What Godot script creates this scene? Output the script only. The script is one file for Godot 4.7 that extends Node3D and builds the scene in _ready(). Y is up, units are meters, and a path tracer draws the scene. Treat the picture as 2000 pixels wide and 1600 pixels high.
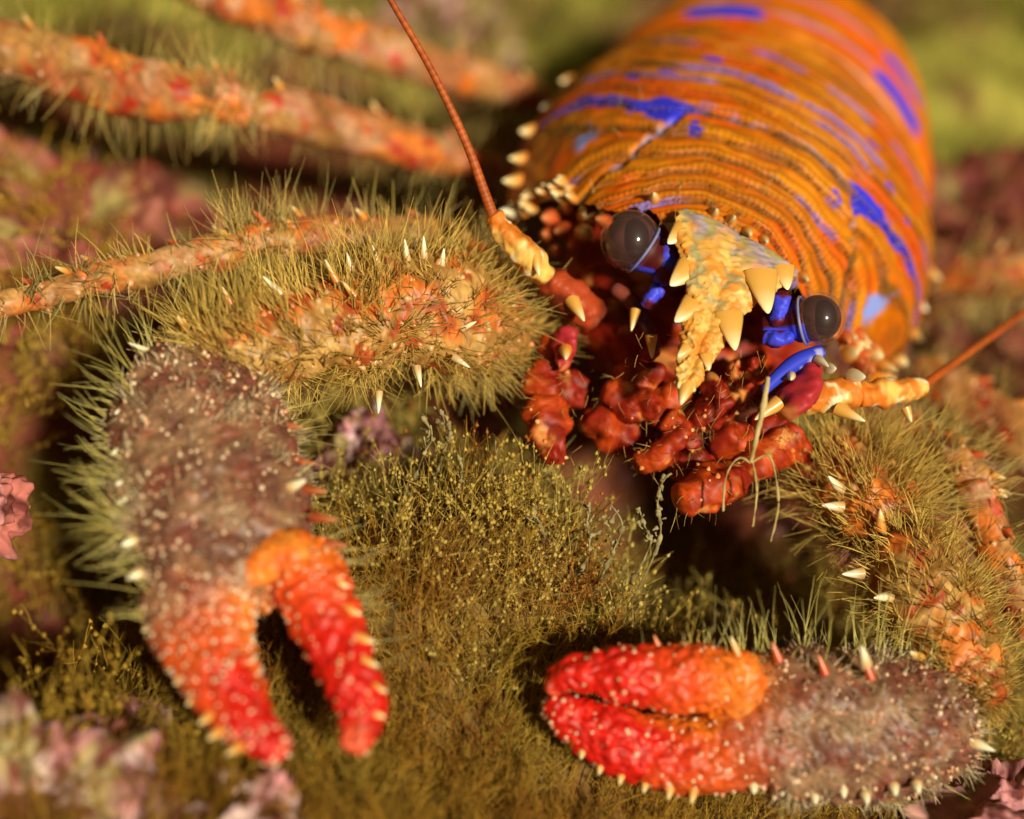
extends Node3D
# A squat lobster on an algae covered seabed, close up. Lengths below are centimetres; every top-level node is scaled by 0.01.

const FPX := 2985.6
var eye_at: Vector3
var fw: Vector3
var rt: Vector3
var upw: Vector3
var nz := FastNoiseLite.new()
var rng := RandomNumberGenerator.new()
var none: Callable
var mats := {}
var lobster: Node3D
var spine_mesh := {}

class MB:
	var v := PackedVector3Array()
	var n := PackedVector3Array()
	var c := PackedColorArray()
	var i := PackedInt32Array()
	func mesh() -> ArrayMesh:
		var a := []
		a.resize(Mesh.ARRAY_MAX)
		a[Mesh.ARRAY_VERTEX] = v
		a[Mesh.ARRAY_NORMAL] = n
		a[Mesh.ARRAY_COLOR] = c
		a[Mesh.ARRAY_INDEX] = i
		var m := ArrayMesh.new()
		m.add_surface_from_arrays(Mesh.PRIMITIVE_TRIANGLES, a)
		return m

class Grid:
	var p := PackedVector3Array()
	var n := PackedVector3Array()
	var nu := 0
	var nv := 0
	var wrap := true
	func at(s: float, a: float) -> int:
		var r := clampi(int(round(s * nu)), 0, nu)
		var k := int(round(a * nv))
		k = posmod(k, nv) if wrap else clampi(k, 0, nv - 1)
		return r * nv + k

# ---------------------------------------------------------------- small helpers
func dp(px: float, py: float, d: float) -> Vector3:          # the point at depth d (cm) along the ray of a photo pixel
	return eye_at + (fw + rt * ((px - 1000.0) / FPX) + upw * ((800.0 - py) / FPX)) * d

func py_at(px: float, py: float, y: float) -> Vector3:       # where that ray meets height y
	var k := fw + rt * ((px - 1000.0) / FPX) + upw * ((800.0 - py) / FPX)
	return eye_at + k * ((y - eye_at.y) / k.y)

func fbm(p: Vector3, f: float) -> float:
	return nz.get_noise_3dv(p * f) * 0.6 + nz.get_noise_3dv(p * f * 2.1 + Vector3(17, 3, 9)) * 0.3 + nz.get_noise_3dv(p * f * 4.3 + Vector3(5, 31, 2)) * 0.15

func mix(a: Color, b: Color, t: float) -> Color:
	return a.lerp(b, clampf(t, 0.0, 1.0))

func sm(a: float, b: float, x: float) -> float:
	return smoothstep(a, b, x)

func bump(x: float, at: float, w: float) -> float:           # 1 at the centre, 0 beyond w
	var t := absf(x - at) / w
	return 0.0 if t >= 1.0 else (1.0 - t * t) * (1.0 - t * t)

func rv() -> Vector3:
	return Vector3(rng.randfn(), rng.randfn(), rng.randfn()).normalized()

func part(called: String, m, mat: Material, parent: Node) -> MeshInstance3D:
	var o := MeshInstance3D.new()
	o.name = called
	o.mesh = m.mesh() if m is MB else m
	o.material_override = mat
	parent.add_child(o, true)
	return o

func group_node(called: String, parent: Node) -> Node3D:
	var o := Node3D.new()
	o.name = called
	parent.add_child(o, true)
	return o

func tag(o: Node, label: String, category: String, group := "", kind := "") -> void:
	if label != "": o.set_meta("label", label)
	if category != "": o.set_meta("category", category)
	if group != "": o.set_meta("group", group)
	if kind != "": o.set_meta("kind", kind)

func vmat(key: String, rough: float, spec := 0.5, coat := 0.0, back := Color.BLACK) -> StandardMaterial3D:
	if not mats.has(key):
		var m := StandardMaterial3D.new()
		m.resource_name = key
		m.vertex_color_use_as_albedo = true
		m.roughness = rough
		m.metallic_specular = spec
		if coat > 0.0:
			m.clearcoat_enabled = true
			m.clearcoat = coat
			m.clearcoat_roughness = 0.25
		if back != Color.BLACK:
			m.backlight_enabled = true
			m.backlight = back
		mats[key] = m
	return mats[key]

# ---------------------------------------------------------------- surfaces
func crom(a, b, c, d, t: float):
	return 0.5 * ((2.0 * b) + (c - a) * t + (2.0 * a - 5.0 * b + 4.0 * c - d) * t * t + (3.0 * b - a - 3.0 * c + d) * t * t * t)

func close_grid(mb: MB, g: Grid, cols: PackedColorArray, flip := false) -> void:
	# normals from neighbours, then triangles
	var nu := g.nu
	var nv := g.nv
	g.n.resize(g.p.size())
	for r in nu + 1:
		var r0 := maxi(r - 1, 0) * nv
		var r1 := mini(r + 1, nu) * nv
		for k in nv:
			var k0 := k - 1
			var k1 := k + 1
			if g.wrap:
				k0 = posmod(k0, nv)
				k1 = k1 % nv
			else:
				k0 = maxi(k0, 0)
				k1 = mini(k1, nv - 1)
			var nn := (g.p[r1 + k] - g.p[r0 + k]).cross(g.p[r * nv + k1] - g.p[r * nv + k0])
			if flip: nn = -nn
			g.n[r * nv + k] = nn.normalized() if nn.length_squared() > 1e-14 else Vector3.UP
	var base := mb.v.size()
	mb.v.append_array(g.p)
	mb.n.append_array(g.n)
	mb.c.append_array(cols)
	var last := nv if g.wrap else nv - 1
	var idx := PackedInt32Array()
	idx.resize(nu * last * 6)
	var w := 0
	for r in nu:
		for k in last:
			var a := base + r * nv + k
			var b := base + r * nv + (k + 1) % nv
			var a2 := a + nv
			var b2 := b + nv
			if flip:
				var t := a
				a = b
				b = t
				t = a2
				a2 = b2
				b2 = t
			idx[w] = a; idx[w + 1] = b; idx[w + 2] = a2
			idx[w + 3] = b; idx[w + 4] = b2; idx[w + 5] = a2
			w += 6
	mb.i.append_array(idx)

# ctrl: [point, half width, half thickness] ... ; upv: the way the thin side faces
func loft(mb: MB, ctrl: Array, upv: Vector3, nu: int, nv: int, cap0: float, cap1: float, col: Callable, disp: Callable, sq := 1.0) -> Grid:
	var g := Grid.new()
	g.nu = nu
	g.nv = nv
	var cols := PackedColorArray()
	cols.resize((nu + 1) * nv)
	g.p.resize((nu + 1) * nv)
	var cs: Array[Vector3] = []
	var rs: Array[Vector2] = []
	var m := ctrl.size() - 1
	for r in nu + 1:
		var f := float(r) / nu * m
		var k := mini(int(f), m - 1)
		var t := f - k
		var a = ctrl[maxi(k - 1, 0)]
		var b = ctrl[k]
		var c = ctrl[k + 1]
		var d = ctrl[mini(k + 2, m)]
		cs.append(crom(a[0], b[0], c[0], d[0], t))
		rs.append(Vector2(crom(a[1], b[1], c[1], d[1], t), crom(a[2], b[2], c[2], d[2], t)))
	for r in nu + 1:
		var s := float(r) / nu
		var tn := (cs[mini(r + 1, nu)] - cs[maxi(r - 1, 0)]).normalized()
		var side := tn.cross(upv).normalized()
		var b := side.cross(tn)
		var q := 1.0
		if s < cap0: q = sqrt(maxf(1.0 - pow((cap0 - s) / cap0, 2.0), 0.0))
		if s > 1.0 - cap1: q *= sqrt(maxf(1.0 - pow((s - 1.0 + cap1) / cap1, 2.0), 0.0))
		q = maxf(q, 0.001)
		for k in nv:
			var an := TAU * k / nv
			var ca := cos(an)
			var sa := sin(an)
			if sq != 1.0:
				ca = signf(ca) * pow(absf(ca), sq)
				sa = signf(sa) * pow(absf(sa), sq)
			var off := side * (ca * rs[r].x * q) + b * (sa * rs[r].y * q)
			var p := cs[r] + off
			if disp.is_valid():
				p += off.normalized() * float(disp.call(s, float(k) / nv, p)) * q
			g.p[r * nv + k] = p
			cols[r * nv + k] = col.call(s, float(k) / nv, p)
	close_grid(mb, g, cols)
	return g

func ball(mb: MB, at: Vector3, rad: Vector3, bas: Basis, nu: int, nv: int, col: Callable, disp: Callable = none) -> Grid:
	var g := Grid.new()
	g.nu = nu
	g.nv = nv
	var cols := PackedColorArray()
	for r in nu + 1:
		var th := PI * clampf(float(r) / nu, 0.002, 0.998)
		for k in nv:
			var ph := TAU * k / nv
			var u := Vector3(sin(th) * cos(ph), cos(th), -sin(th) * sin(ph))
			var p := at + bas * (u * rad)
			if disp.is_valid():
				p += (bas * u) * float(disp.call(u, p))
			g.p.append(p)
			cols.append(col.call(u, p))
	close_grid(mb, g, cols)
	return g

# ---------------------------------------------------------------- hairs and spines
func hair(mb: MB, root: Vector3, dir: Vector3, bend: Vector3, length: float, r: float, c0: Color, c1: Color, segs := 3) -> void:
	var x := dir.cross(Vector3(0.31, 0.77, -0.55)).normalized()
	var y := dir.cross(x)
	var base := mb.v.size()
	var d0 := x
	var d1 := x * -0.5 + y * 0.866
	var d2 := x * -0.5 - y * 0.866
	for k in segs + 1:
		var t := float(k) / segs
		var p := root + dir * (length * t) + bend * (length * t * t)
		var q := r * (1.0 - 0.8 * t)
		mb.v.append(p + d0 * q); mb.v.append(p + d1 * q); mb.v.append(p + d2 * q)
		mb.n.append(d0); mb.n.append(d1); mb.n.append(d2)
		var c := c0.lerp(c1, t)
		mb.c.append(c); mb.c.append(c); mb.c.append(c)
		if k < segs:
			for e in 3:
				var a := base + k * 3 + e
				var b := base + k * 3 + (e + 1) % 3
				mb.i.append(a); mb.i.append(a + 3); mb.i.append(b)
				mb.i.append(b); mb.i.append(a + 3); mb.i.append(b + 3)

# setae over a grid; keep(s, a) gives the share kept and the length factor as Vector2
func fur(mb: MB, g: Grid, count: int, l0: float, l1: float, lean: Vector3, r: float, ca: Color, cb: Color, keep: Callable, spread := 0.45) -> void:
	for h in count:
		var s := rng.randf()
		var a := rng.randf()
		var kf: Vector2 = keep.call(s, a) if keep.is_valid() else Vector2(1, 1)
		if rng.randf() > kf.x: continue
		var id := g.at(s, a)
		var n := g.n[id]
		var clump := fbm(g.p[id], 3.0)
		if rng.randf() > 0.55 + 1.6 * fbm(g.p[id] + Vector3(9, 9, 9), 4.5): continue
		var dir := (n + lean + rv() * spread + Vector3(clump, 0, -clump) * 0.8).normalized()
		if dir.dot(n) < 0.1: dir = (dir + n * 0.6).normalized()
		var len := rng.randf_range(l0, l1) * kf.y * (1.0 + clump * 0.7)
		var c := ca.lerp(cb, clampf(rng.randf() + clump * 0.6, 0, 1)) * rng.randf_range(0.65, 1.25)
		hair(mb, g.p[id] - n * 0.012, dir, (rv() * 0.34 + lean * 0.25), len, r * rng.randf_range(0.7, 1.25), c * 0.85, c * 1.15)

# little pale knobs scattered over a grid, low cones
func knobs(mb: MB, g: Grid, count: int, r0: float, r1: float, ca: Color, cb: Color, keep: Callable) -> void:
	for h in count:
		var s := rng.randf()
		var a := rng.randf()
		var kf: Vector2 = keep.call(s, a) if keep.is_valid() else Vector2(1, 1)
		if rng.randf() > kf.x: continue
		var id := g.at(s, a)
		var n := g.n[id]
		var r := rng.randf_range(r0, r1) * kf.y
		var c := ca.lerp(cb, rng.randf())
		var x := n.cross(Vector3(0.31, 0.77, -0.55)).normalized()
		var y := n.cross(x)
		var base := mb.v.size()
		for ring in 2:
			for k in 6:
				var o := x * cos(TAU * k / 6) + y * sin(TAU * k / 6)
				mb.v.append(g.p[id] + o * r * (1.0 - 0.35 * ring) + n * (r * 0.75 * ring - 0.006))
				mb.n.append((o + n * (0.3 + ring * 0.7)).normalized())
				mb.c.append(c)
		mb.v.append(g.p[id] + n * r * 1.25)
		mb.n.append(n)
		mb.c.append(c)
		for k in 6:
			var k1 := (k + 1) % 6
			for q in [base + k, base + 6 + k, base + k1, base + k1, base + 6 + k, base + 6 + k1, base + 6 + k, base + 12, base + 6 + k1]:
				mb.i.append(q)

func spine_of(kind: String) -> ArrayMesh:
	if not spine_mesh.has(kind):
		var c: Array = {
			"white": [Color(0.55, 0.32, 0.13), Color(0.75, 0.66, 0.42), Color(0.85, 0.8, 0.62)],
			"amber": [Color(0.6, 0.16, 0.02), Color(0.72, 0.36, 0.08), Color(0.8, 0.68, 0.38)],
			"red": [Color(0.5, 0.06, 0.015), Color(0.55, 0.11, 0.03), Color(0.62, 0.22, 0.08)],
			"gold": [Color(0.6, 0.29, 0.05), Color(0.66, 0.35, 0.08), Color(0.84, 0.72, 0.44)],
			"dark": [Color(0.2, 0.03, 0.01), Color(0.35, 0.07, 0.02), Color(0.5, 0.2, 0.08)],
		}[kind]
		var mb := MB.new()
		var prof := [Vector2(1.0, -0.12), Vector2(0.9, 0.1), Vector2(0.68, 0.4), Vector2(0.46, 0.68), Vector2(0.26, 0.88), Vector2(0.1, 0.98), Vector2(0.005, 1.0)]
		var g := Grid.new()
		g.nu = prof.size() - 1
		g.nv = 10
		var cols := PackedColorArray()
		for r in prof.size():
			var t: float = clampf(prof[r].y, 0, 1)
			var cc: Color = c[0].lerp(c[1], t / 0.45) if t < 0.45 else c[1].lerp(c[2], (t - 0.45) / 0.55)
			for k in 10:
				g.p.append(Vector3(cos(TAU * k / 10) * prof[r].x, prof[r].y, -sin(TAU * k / 10) * prof[r].x))
				cols.append(cc)
		close_grid(mb, g, cols, true)
		spine_mesh[kind] = mb.mesh()
	return spine_mesh[kind]

func spine(parent: Node, at: Vector3, dir: Vector3, length: float, r: float, kind: String, face := Vector3.ZERO) -> void:
	var y := dir.normalized()
	var x := y.cross(Vector3(0.31, 0.27, -0.85)).normalized()
	if face != Vector3.ZERO: x = y.cross(face).normalized()
	var z := x.cross(y)
	if face != Vector3.ZERO: z *= 0.45
	var o := part("spine", spine_of(kind), vmat("spine", 0.35, 0.5, 0.2), parent)
	o.transform = Transform3D(Basis(x * r, y * length, z * r), at)

# ---------------------------------------------------------------- camera, sky, sun
func _ready() -> void:
	rng.seed = 20240
	nz.seed = 11
	nz.noise_type = FastNoiseLite.TYPE_SIMPLEX_SMOOTH
	nz.frequency = 1.0
	nz.fractal_type = FastNoiseLite.FRACTAL_NONE
	var e := deg_to_rad(36.0)
	var roll := deg_to_rad(19.0)
	var u0 := Vector3(0, cos(e), -sin(e))
	fw = Vector3(0, -sin(e), -cos(e))
	rt = Vector3(cos(roll), 0, 0) + u0 * sin(roll)
	upw = Vector3(-sin(roll), 0, 0) + u0 * cos(roll)
	eye_at = Vector3.ZERO
	eye_at = Vector3(0, 1.6, 0) - dp(1440, 490, 10.9)
	var cam := Camera3D.new()
	cam.name = "camera"
	cam.transform = Transform3D(Basis(rt, upw, -fw), eye_at * 0.01)
	var lens := CameraAttributesPhysical.new()
	lens.frustum_focal_length = 12.0 / tan(deg_to_rad(15.0))
	lens.exposure_aperture = 10.5
	lens.frustum_focus_distance = 0.107
	lens.frustum_near = 0.005
	lens.frustum_far = 20.0
	cam.attributes = lens
	cam.fov = 30.0
	cam.near = 0.005
	cam.far = 20.0
	add_child(cam)
	cam.current = true
	var env := Environment.new()
	env.background_mode = Environment.BG_SKY
	var sky := Sky.new()
	var sk := ProceduralSkyMaterial.new()
	sk.sky_top_color = Color(0.74, 0.66, 0.38)
	sk.sky_horizon_color = Color(0.45, 0.38, 0.18)
	sk.ground_bottom_color = Color(0.1, 0.08, 0.04)
	sk.ground_horizon_color = Color(0.3, 0.28, 0.15)
	sk.sun_angle_max = 1.0
	sky.sky_material = sk
	env.sky = sky
	env.background_energy_multiplier = 0.2
	env.tonemap_mode = Environment.TONE_MAPPER_LINEAR
	env.tonemap_exposure = 1.12
	env.sdfgi_enabled = true
	env.ssao_enabled = true
	env.ssil_enabled = true
	var we := WorldEnvironment.new()
	we.environment = env
	add_child(we)
	var sun := DirectionalLight3D.new()
	sun.name = "sun"
	sun.light_energy = 1.6
	sun.light_color = Color(1.0, 0.96, 0.84)
	sun.light_angular_distance = 5.0
	sun.shadow_enabled = true
	var to_sun := Vector3(0.42, 0.63, 0.65).normalized()
	sun.transform = Transform3D(Basis.looking_at(-to_sun, Vector3.UP), Vector3(0, 0.5, 0))
	add_child(sun)

	seabed()
	rocks()
	lobster = group_node("squat_lobster", self)
	lobster.scale = Vector3.ONE * 0.01
	tag(lobster, "orange squat lobster with blue bands, red claws and dark round eyes", "squat lobster")
	carapace()
	abdomen()
	head()
	cheeks()
	eyes()
	antennae()
	mouthparts()
	left_arm()
	right_arm()
	legs()
	turf()
	small_things()

# ---------------------------------------------------------------- the ground
func ground_y(x: float, z: float) -> float:
	var p := Vector3(x, 0, z)
	var y := -1.3 + fbm(p, 0.22) * 0.5 + fbm(p + Vector3(3, 0, 8), 0.9) * 0.22
	y += 1.0 * bump(Vector2(x + 1.0, z - 1.65).length(), 0.0, 1.75)                    # the turf mound between the claws
	y -= 2.6 * bump(Vector2((x + 4.5) * 0.85, (z - 2.1) * 0.9).length(), 0.0, 2.1)            # the dark hollow beside the big claw
	y -= 0.9 * bump(Vector2((x - 0.5) * 0.8, z - 0.1).length(), 0.0, 1.5)            # under the head
	y -= 0.35 * bump(Vector2((x - 1.2) * 0.6, z - 3.6).length(), 0.0, 1.6)
	y += 1.0 * sm(-8.0, -16.0, z) + 0.06 * maxf(-z - 16.0, 0.0)
	return y

func seabed() -> void:
	var g := Grid.new()
	g.wrap = false
	g.nu = 300
	g.nv = 301
	var cols := PackedColorArray()
	for r in g.nu + 1:
		for k in g.nv:
			var a := (float(k) / (g.nv - 1)) * 2.0 - 1.0
			var b := (float(r) / g.nu) * 2.0 - 1.0
			var x := sinh(a * 4.4) * 1.9
			var z := -sinh(b * 4.4) * 1.9 - 1.5
			var p := Vector3(x, ground_y(x, z), z)
			p.y += fbm(p, 3.5) * 0.07 + nz.get_noise_3dv(p * 9.0) * 0.025
			g.p.append(p)
			cols.append(ground_col(p))
	var mb := MB.new()
	close_grid(mb, g, cols, true)
	var o := part("seabed", mb, vmat("rock", 0.75, 0.35), self)
	o.scale = Vector3.ONE * 0.01
	tag(o, "", "", "", "structure")

func ground_col(p: Vector3) -> Color:
	var olive := Color(0.17, 0.15, 0.03)
	var maroon := Color(0.17, 0.035, 0.02)
	var brown := Color(0.13, 0.06, 0.015)
	var pink := Color(0.42, 0.19, 0.2)
	var green := Color(0.24, 0.23, 0.035)
	var c := mix(brown, maroon, sm(-0.35, 0.25, fbm(p, 0.8)))
	c = mix(c, olive, sm(0.15, 0.5, fbm(p + Vector3(9, 1, 4), 0.6)))
	c = mix(c, pink, sm(0.25, 0.5, fbm(p + Vector3(1, 7, 22), 1.3)) * 0.7)
	var back := sm(-4.5, -8.0, p.z + 0.5 * maxf(p.x - 1.0, 0.0) - 0.35 * maxf(-2.0 - p.x, 0.0) + fbm(p, 0.5) * 4.0)
	c = mix(c, mix(mix(green, Color(0.3, 0.26, 0.05), fbm(p, 0.35) + 0.5), Color(0.13, 0.06, 0.025), sm(0.0, 0.4, fbm(p + Vector3(3, 3, 3), 0.5))), back)
	c = mix(c, mix(Color(0.2, 0.09, 0.02), Color(0.17, 0.11, 0.025), fbm(p, 1.5) + 0.5), bump(Vector2(p.x - 0.3, p.z - 3.0).length(), 0.0, 3.4) * 1.3)
	return c * (1.0 + 0.5 * fbm(p, 6.0))

func rock(label: String, at: Vector3, rad: Vector3, turn: float, base: Color, patch: Color, seed_off: float, group := "") -> void:
	var root := MeshInstance3D.new()
	var mb := MB.new()
	var so := Vector3(seed_off, seed_off * 1.7, -seed_off)
	var disp := func(u: Vector3, p: Vector3) -> float:
		var big := fbm(u * 1.2 + so, 1.0) * 0.42 * rad.x
		var knob := maxf(0.0, fbm(p + so, 2.6)) * 0.28
		return big + knob + fbm(p + so, 8.0) * 0.04
	var col := func(_u: Vector3, p: Vector3) -> Color:
		var c := mix(base, patch, sm(-0.05, 0.25, fbm(p + so, 2.3)))
		c = mix(c, Color(0.3, 0.26, 0.08), sm(0.15, 0.45, fbm(p - so, 1.6)) * 0.8)
		c = mix(c, Color(0.13, 0.03, 0.025), sm(0.12, 0.4, fbm(p + so * 2.0, 3.1)))
		return c * (1.0 + 0.6 * fbm(p, 7.0))
	ball(mb, Vector3.ZERO, rad, Basis(Vector3.UP, turn), 90, 130, col, disp)
	root.name = "rock"
	root.mesh = mb.mesh()
	root.material_override = vmat("rock", 0.75, 0.35)
	root.scale = Vector3.ONE * 0.01
	root.position = at * 0.01
	add_child(root, true)
	tag(root, label, "rock", group)

func rocks() -> void:
	var pink := Color(0.48, 0.2, 0.22)
	var pale := Color(0.6, 0.42, 0.42)
	rock("knobbly pink coralline rock with pale lilac crust below the open claw", dp(70, 1560, 9.2) + Vector3(0, -0.75, 0.1), Vector3(1.25, 0.9, 1.0), 0.3, pink, pale, 3.1)
	rock("small pink and yellow coralline knob under the open claw tip", dp(500, 1580, 9.2) + Vector3(0, -0.35, 0.0), Vector3(0.36, 0.4, 0.36), 0.8, pale, pink, 7.7)
	rock("smooth dark pink dome half hidden in the shaded hollow", dp(-40, 960, 10.6) + Vector3(-0.05, -0.15, 0), Vector3(0.34, 0.3, 0.34), 0.0, Color(0.4, 0.12, 0.1), Color(0.48, 0.2, 0.2), 1.4)
	rock("reddish pink crusted boulder behind the hairy walking leg", dp(180, 470, 13.2) + Vector3(0, -0.75, 0), Vector3(1.9, 0.95, 1.0), -0.2, Color(0.2, 0.04, 0.025), Color(0.32, 0.11, 0.08), 12.2)
	rock("pink and white coralline lump between the hairy arm and the turf", dp(735, 850, 11.9) + Vector3(0, -0.4, 0), Vector3(0.36, 0.4, 0.32), 0.4, pink, Color(0.62, 0.4, 0.44), 5.5)
	rock("dark maroon rock lying beyond the carapace flank", dp(1960, 430, 17.0) + Vector3(0, -0.9, 0), Vector3(1.8, 1.2, 1.6), 0.2, Color(0.13, 0.025, 0.02), Color(0.2, 0.06, 0.03), 21.0)
	rock("pale pink rock under the wrist of the closed claw", dp(1990, 1570, 10.4) + Vector3(0.1, -0.4, 0), Vector3(0.6, 0.45, 0.5), 0.2, pink, Color(0.5, 0.26, 0.22), 15.5)
	rock("dark brown rock behind the trailing legs", dp(860, 20, 19.5) + Vector3(0, -0.8, 0), Vector3(1.1, 0.9, 0.9), 0.2, Color(0.2, 0.08, 0.05), Color(0.5, 0.3, 0.28), 18.3)

# ---------------------------------------------------------------- carapace
const YAW := -0.12
const ROLL := 0.11
func body_turn(p: Vector3) -> Vector3:
	var x := p.x * cos(ROLL) + (p.y - 0.9) * sin(ROLL) - 0.17
	var y := 0.9 + (p.y - 0.9) * cos(ROLL) - p.x * sin(ROLL)
	return Vector3(x * cos(YAW) + p.z * sin(YAW), y, -x * sin(YAW) + p.z * cos(YAW))

func car_w(s: float) -> float:
	return lerpf(1.0, 1.84, pow(sm(-0.12, 0.6, s), 0.75)) - 0.12 * sm(0.75, 1.0, s)

func car_h(s: float) -> float:
	return 1.54 + 0.46 * sm(-0.05, 0.5, s) - 0.12 * sm(0.7, 1.0, s)

var ridges := [0.26, 0.45, 0.63, 0.82, 1.0, 1.2, 1.4, 1.63, 1.87, 2.12, 2.4, 2.7, 3.0, 3.25]
var inked := [0.6, 0.85, 0.4, 0.75, 0.4, 0.6, 0.85, 0.45, 0.7, 0.8, 0.5, 0.7, 0.5, 0.5]

# q: distance behind the front margin along the back (cm), x: signed place across
func shell_col(q: float, x: float, p: Vector3) -> Color:
	var ax := absf(x)
	var n1 := fbm(p, 1.6)
	var orange := Color(0.47, 0.11, 0.003)
	var c := mix(orange, Color(0.58, 0.18, 0.005), sm(-0.1, 0.4, n1))
	c = mix(c, Color(0.6, 0.08, 0.003), sm(0.12, 0.42, fbm(p + Vector3(4, 0, 2), 1.1)) * 0.85)
	return c * (1.0 + 0.22 * fbm(p, 7.0))

func carapace() -> void:
	var g := Grid.new()
	g.wrap = false
	g.nu = 420
	g.nv = 401
	var cols := PackedColorArray()
	var blue := Color(0.035, 0.035, 0.62)
	var lilac := Color(0.3, 0.23, 0.42)
	var dark := Color(0.09, 0.055, 0.02)
	var edge := PackedInt32Array()
	for r in g.nu + 1:
		var s := float(r) / g.nu
		for k in g.nv:
			var a := float(k) / (g.nv - 1) * 2.0 - 1.0            # -1 .. 1 across
			var ph := a * 1.72
			var sx := sin(clampf(ph, -PI / 2, PI / 2))
			var zf := 0.12 - 0.88 * pow(absf(sin(ph)), 2.5)
			zf += 0.16 * bump(absf(a), 0.3, 0.12) * -1.0           # the orbit
			var zb := -3.55 - 0.3 * cos(ph) * 0.5
			var z := lerpf(zf, zb, s)
			var sl := (0.12 - z) / 3.7
			var w := car_w(sl)
			var h := car_h(sl)
			var yb := 0.42 + 0.12 * s
			var x := w * sx
			if absf(ph) > PI / 2: x -= signf(ph) * (absf(ph) - PI / 2) * 0.35
			var y := yb + (h - yb) * cos(ph) if absf(ph) < PI / 2 else yb - (absf(ph) - PI / 2) * 1.2
			y = y + 0.02 * cos(ph * 3.0)
			var p := Vector3(x, y, z)
			# ridges: places along q, with wandering
			var ax := absf(sin(ph))
			var zz := 0.12 - z
			var q := zz + ax * ax * lerpf(0.55, -0.25, sm(0.35, 1.7, zz)) - 0.25 * sm(0.5, 1.0, ax) * sm(0.9, 1.8, zz)
			var wob := 0.075 * nz.get_noise_2d(a * 2.6, q * 1.1) + 0.018 * nz.get_noise_2d(a * 9.0, q * 2.0)
			var qq := q + wob
			var d := 0.0
			var near := 9.0
			var which := -1
			for j in ridges.size():
				var dd: float = qq - ridges[j]
				if absf(dd) < absf(near):
					near = dd
					which = j
			# each plate swells up to its front edge, then steps down
			var fr := 0.0
			for j in ridges.size() - 1:
				if qq >= ridges[j] and qq < ridges[j + 1]:
					fr = (qq - ridges[j]) / (ridges[j + 1] - ridges[j])
			d += 0.032 * sqrt(maxf(1.0 - fr, 0.0)) * sm(0.05, 0.3, qq)
			var gq := lerpf(1.32, 0.98, (ax - 0.45) / 0.17) if ax < 0.62 else lerpf(0.98, 0.74, (ax - 0.62) / 0.31)
			var groove := (qq - gq) if ax > 0.42 else 9.0
			d -= 0.05 * bump(groove, 0.0, 0.06)
			d -= 0.03 * bump(near, -0.012, 0.024)
			var fine := sin(qq * 68.0 + 3.5 * nz.get_noise_2d(a * 3.0, q * 2.0))
			d += 0.006 * fine
			d += 0.004 * sin(a * 330.0) * bump(near, 0.03, 0.05)
			d += 0.01 * fbm(p, 4.0)
			var up := Vector3(sx * 0.9, maxf(cos(ph), 0.0) + 0.05, 0.12).normalized()
			p += up * d
			# colours
			var c := shell_col(q, x, p)
			c = mix(c, Color(0.26, 0.075, 0.006), 0.6 * sm(0.2, 0.95, -fine + 0.5 * nz.get_noise_2d(a * 5.0 + 3.0, q * 4.0)))
			c = mix(c, Color(0.72, 0.36, 0.02), 0.35 * bump(near, 0.05, 0.06) * (0.6 + 0.4 * sin(a * 330.0)))
			var wide := 0.012 + 0.022 * sm(-0.1, 0.5, nz.get_noise_2d(a * 3.0 + which * 5.0, which * 3.7))
			var line := 1.0 - sm(wide * 0.5, wide * 1.5, absf(near + 0.01))
			if which % 2 == 1: line *= sm(-0.3, 0.25, nz.get_noise_2d(a * 3.1 + which * 9.0, 4.0))
			c = mix(c, Color(0.13, 0.05, 0.012), line * inked[which])
			var gw := 0.02 + 0.015 * nz.get_noise_2d(a * 8.0, 3.0)
			c = mix(c, mix(dark, lilac, sm(0.0, 0.3, nz.get_noise_2d(a * 5.0, 77.0)) * 0.8), (1.0 - sm(gw * 0.7, gw * 1.7, absf(groove))) * 0.9)
			# blue bands
			var bn := nz.get_noise_2d(a * 7.0, q * 5.0 + 40.0) * 0.05 + nz.get_noise_2d(a * 26.0, q * 9.0) * 0.03
			var b1 := 0.085 * bump(ax, 0.5, 0.12) + 0.045 * bump(ax, 0.68, 0.26) + 0.012
			var blueA := 1.0 - sm(b1 - 0.014, b1 + 0.014, absf(qq + bn - ridges[6] - 0.02))
			c = mix(c, Color(0.62, 0.07, 0.006), bump(qq, ridges[6] + 0.26, 0.24) * sm(0.25, 0.55, ax) * 0.85)
			c = mix(c, Color(0.3, 0.1, 0.3), (1.0 - sm(b1, b1 + 0.035, absf(qq + bn - ridges[6] - 0.02))) * sm(0.3, 0.5, ax) * 0.6)
			c = mix(c, mix(lilac, blue, sm(0.3, 0.42, ax)), blueA * (1.0 if ax > 0.38 else 0.5))
			var blueB := (1.0 - sm(0.02, 0.04, absf(qq + bn * 0.6 - ridges[9]))) * sm(0.6, 0.4, ax + nz.get_noise_2d(a * 4.0, 71.0) * 0.25)
			c = mix(c, mix(lilac, blue, 0.5), blueB * 0.75)
			var blueC := (1.0 - sm(0.014, 0.03, absf(qq + bn * 0.4 - ridges[1]))) * sm(0.3, 0.45, ax + nz.get_noise_2d(a * 5.0, 9.0) * 0.2)
			c = mix(c, mix(lilac, blue, 0.45), blueC * 0.75)
			for th in [4, 8, 11]:
				var thr := (1.0 - sm(0.012, 0.026, absf(qq + bn * 0.3 - ridges[th]))) * sm(0.1, 0.35, nz.get_noise_2d(a * 3.6 + th * 11.0, th * 2.0))
				c = mix(c, mix(lilac, blue, 0.55), thr * 0.65)
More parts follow.
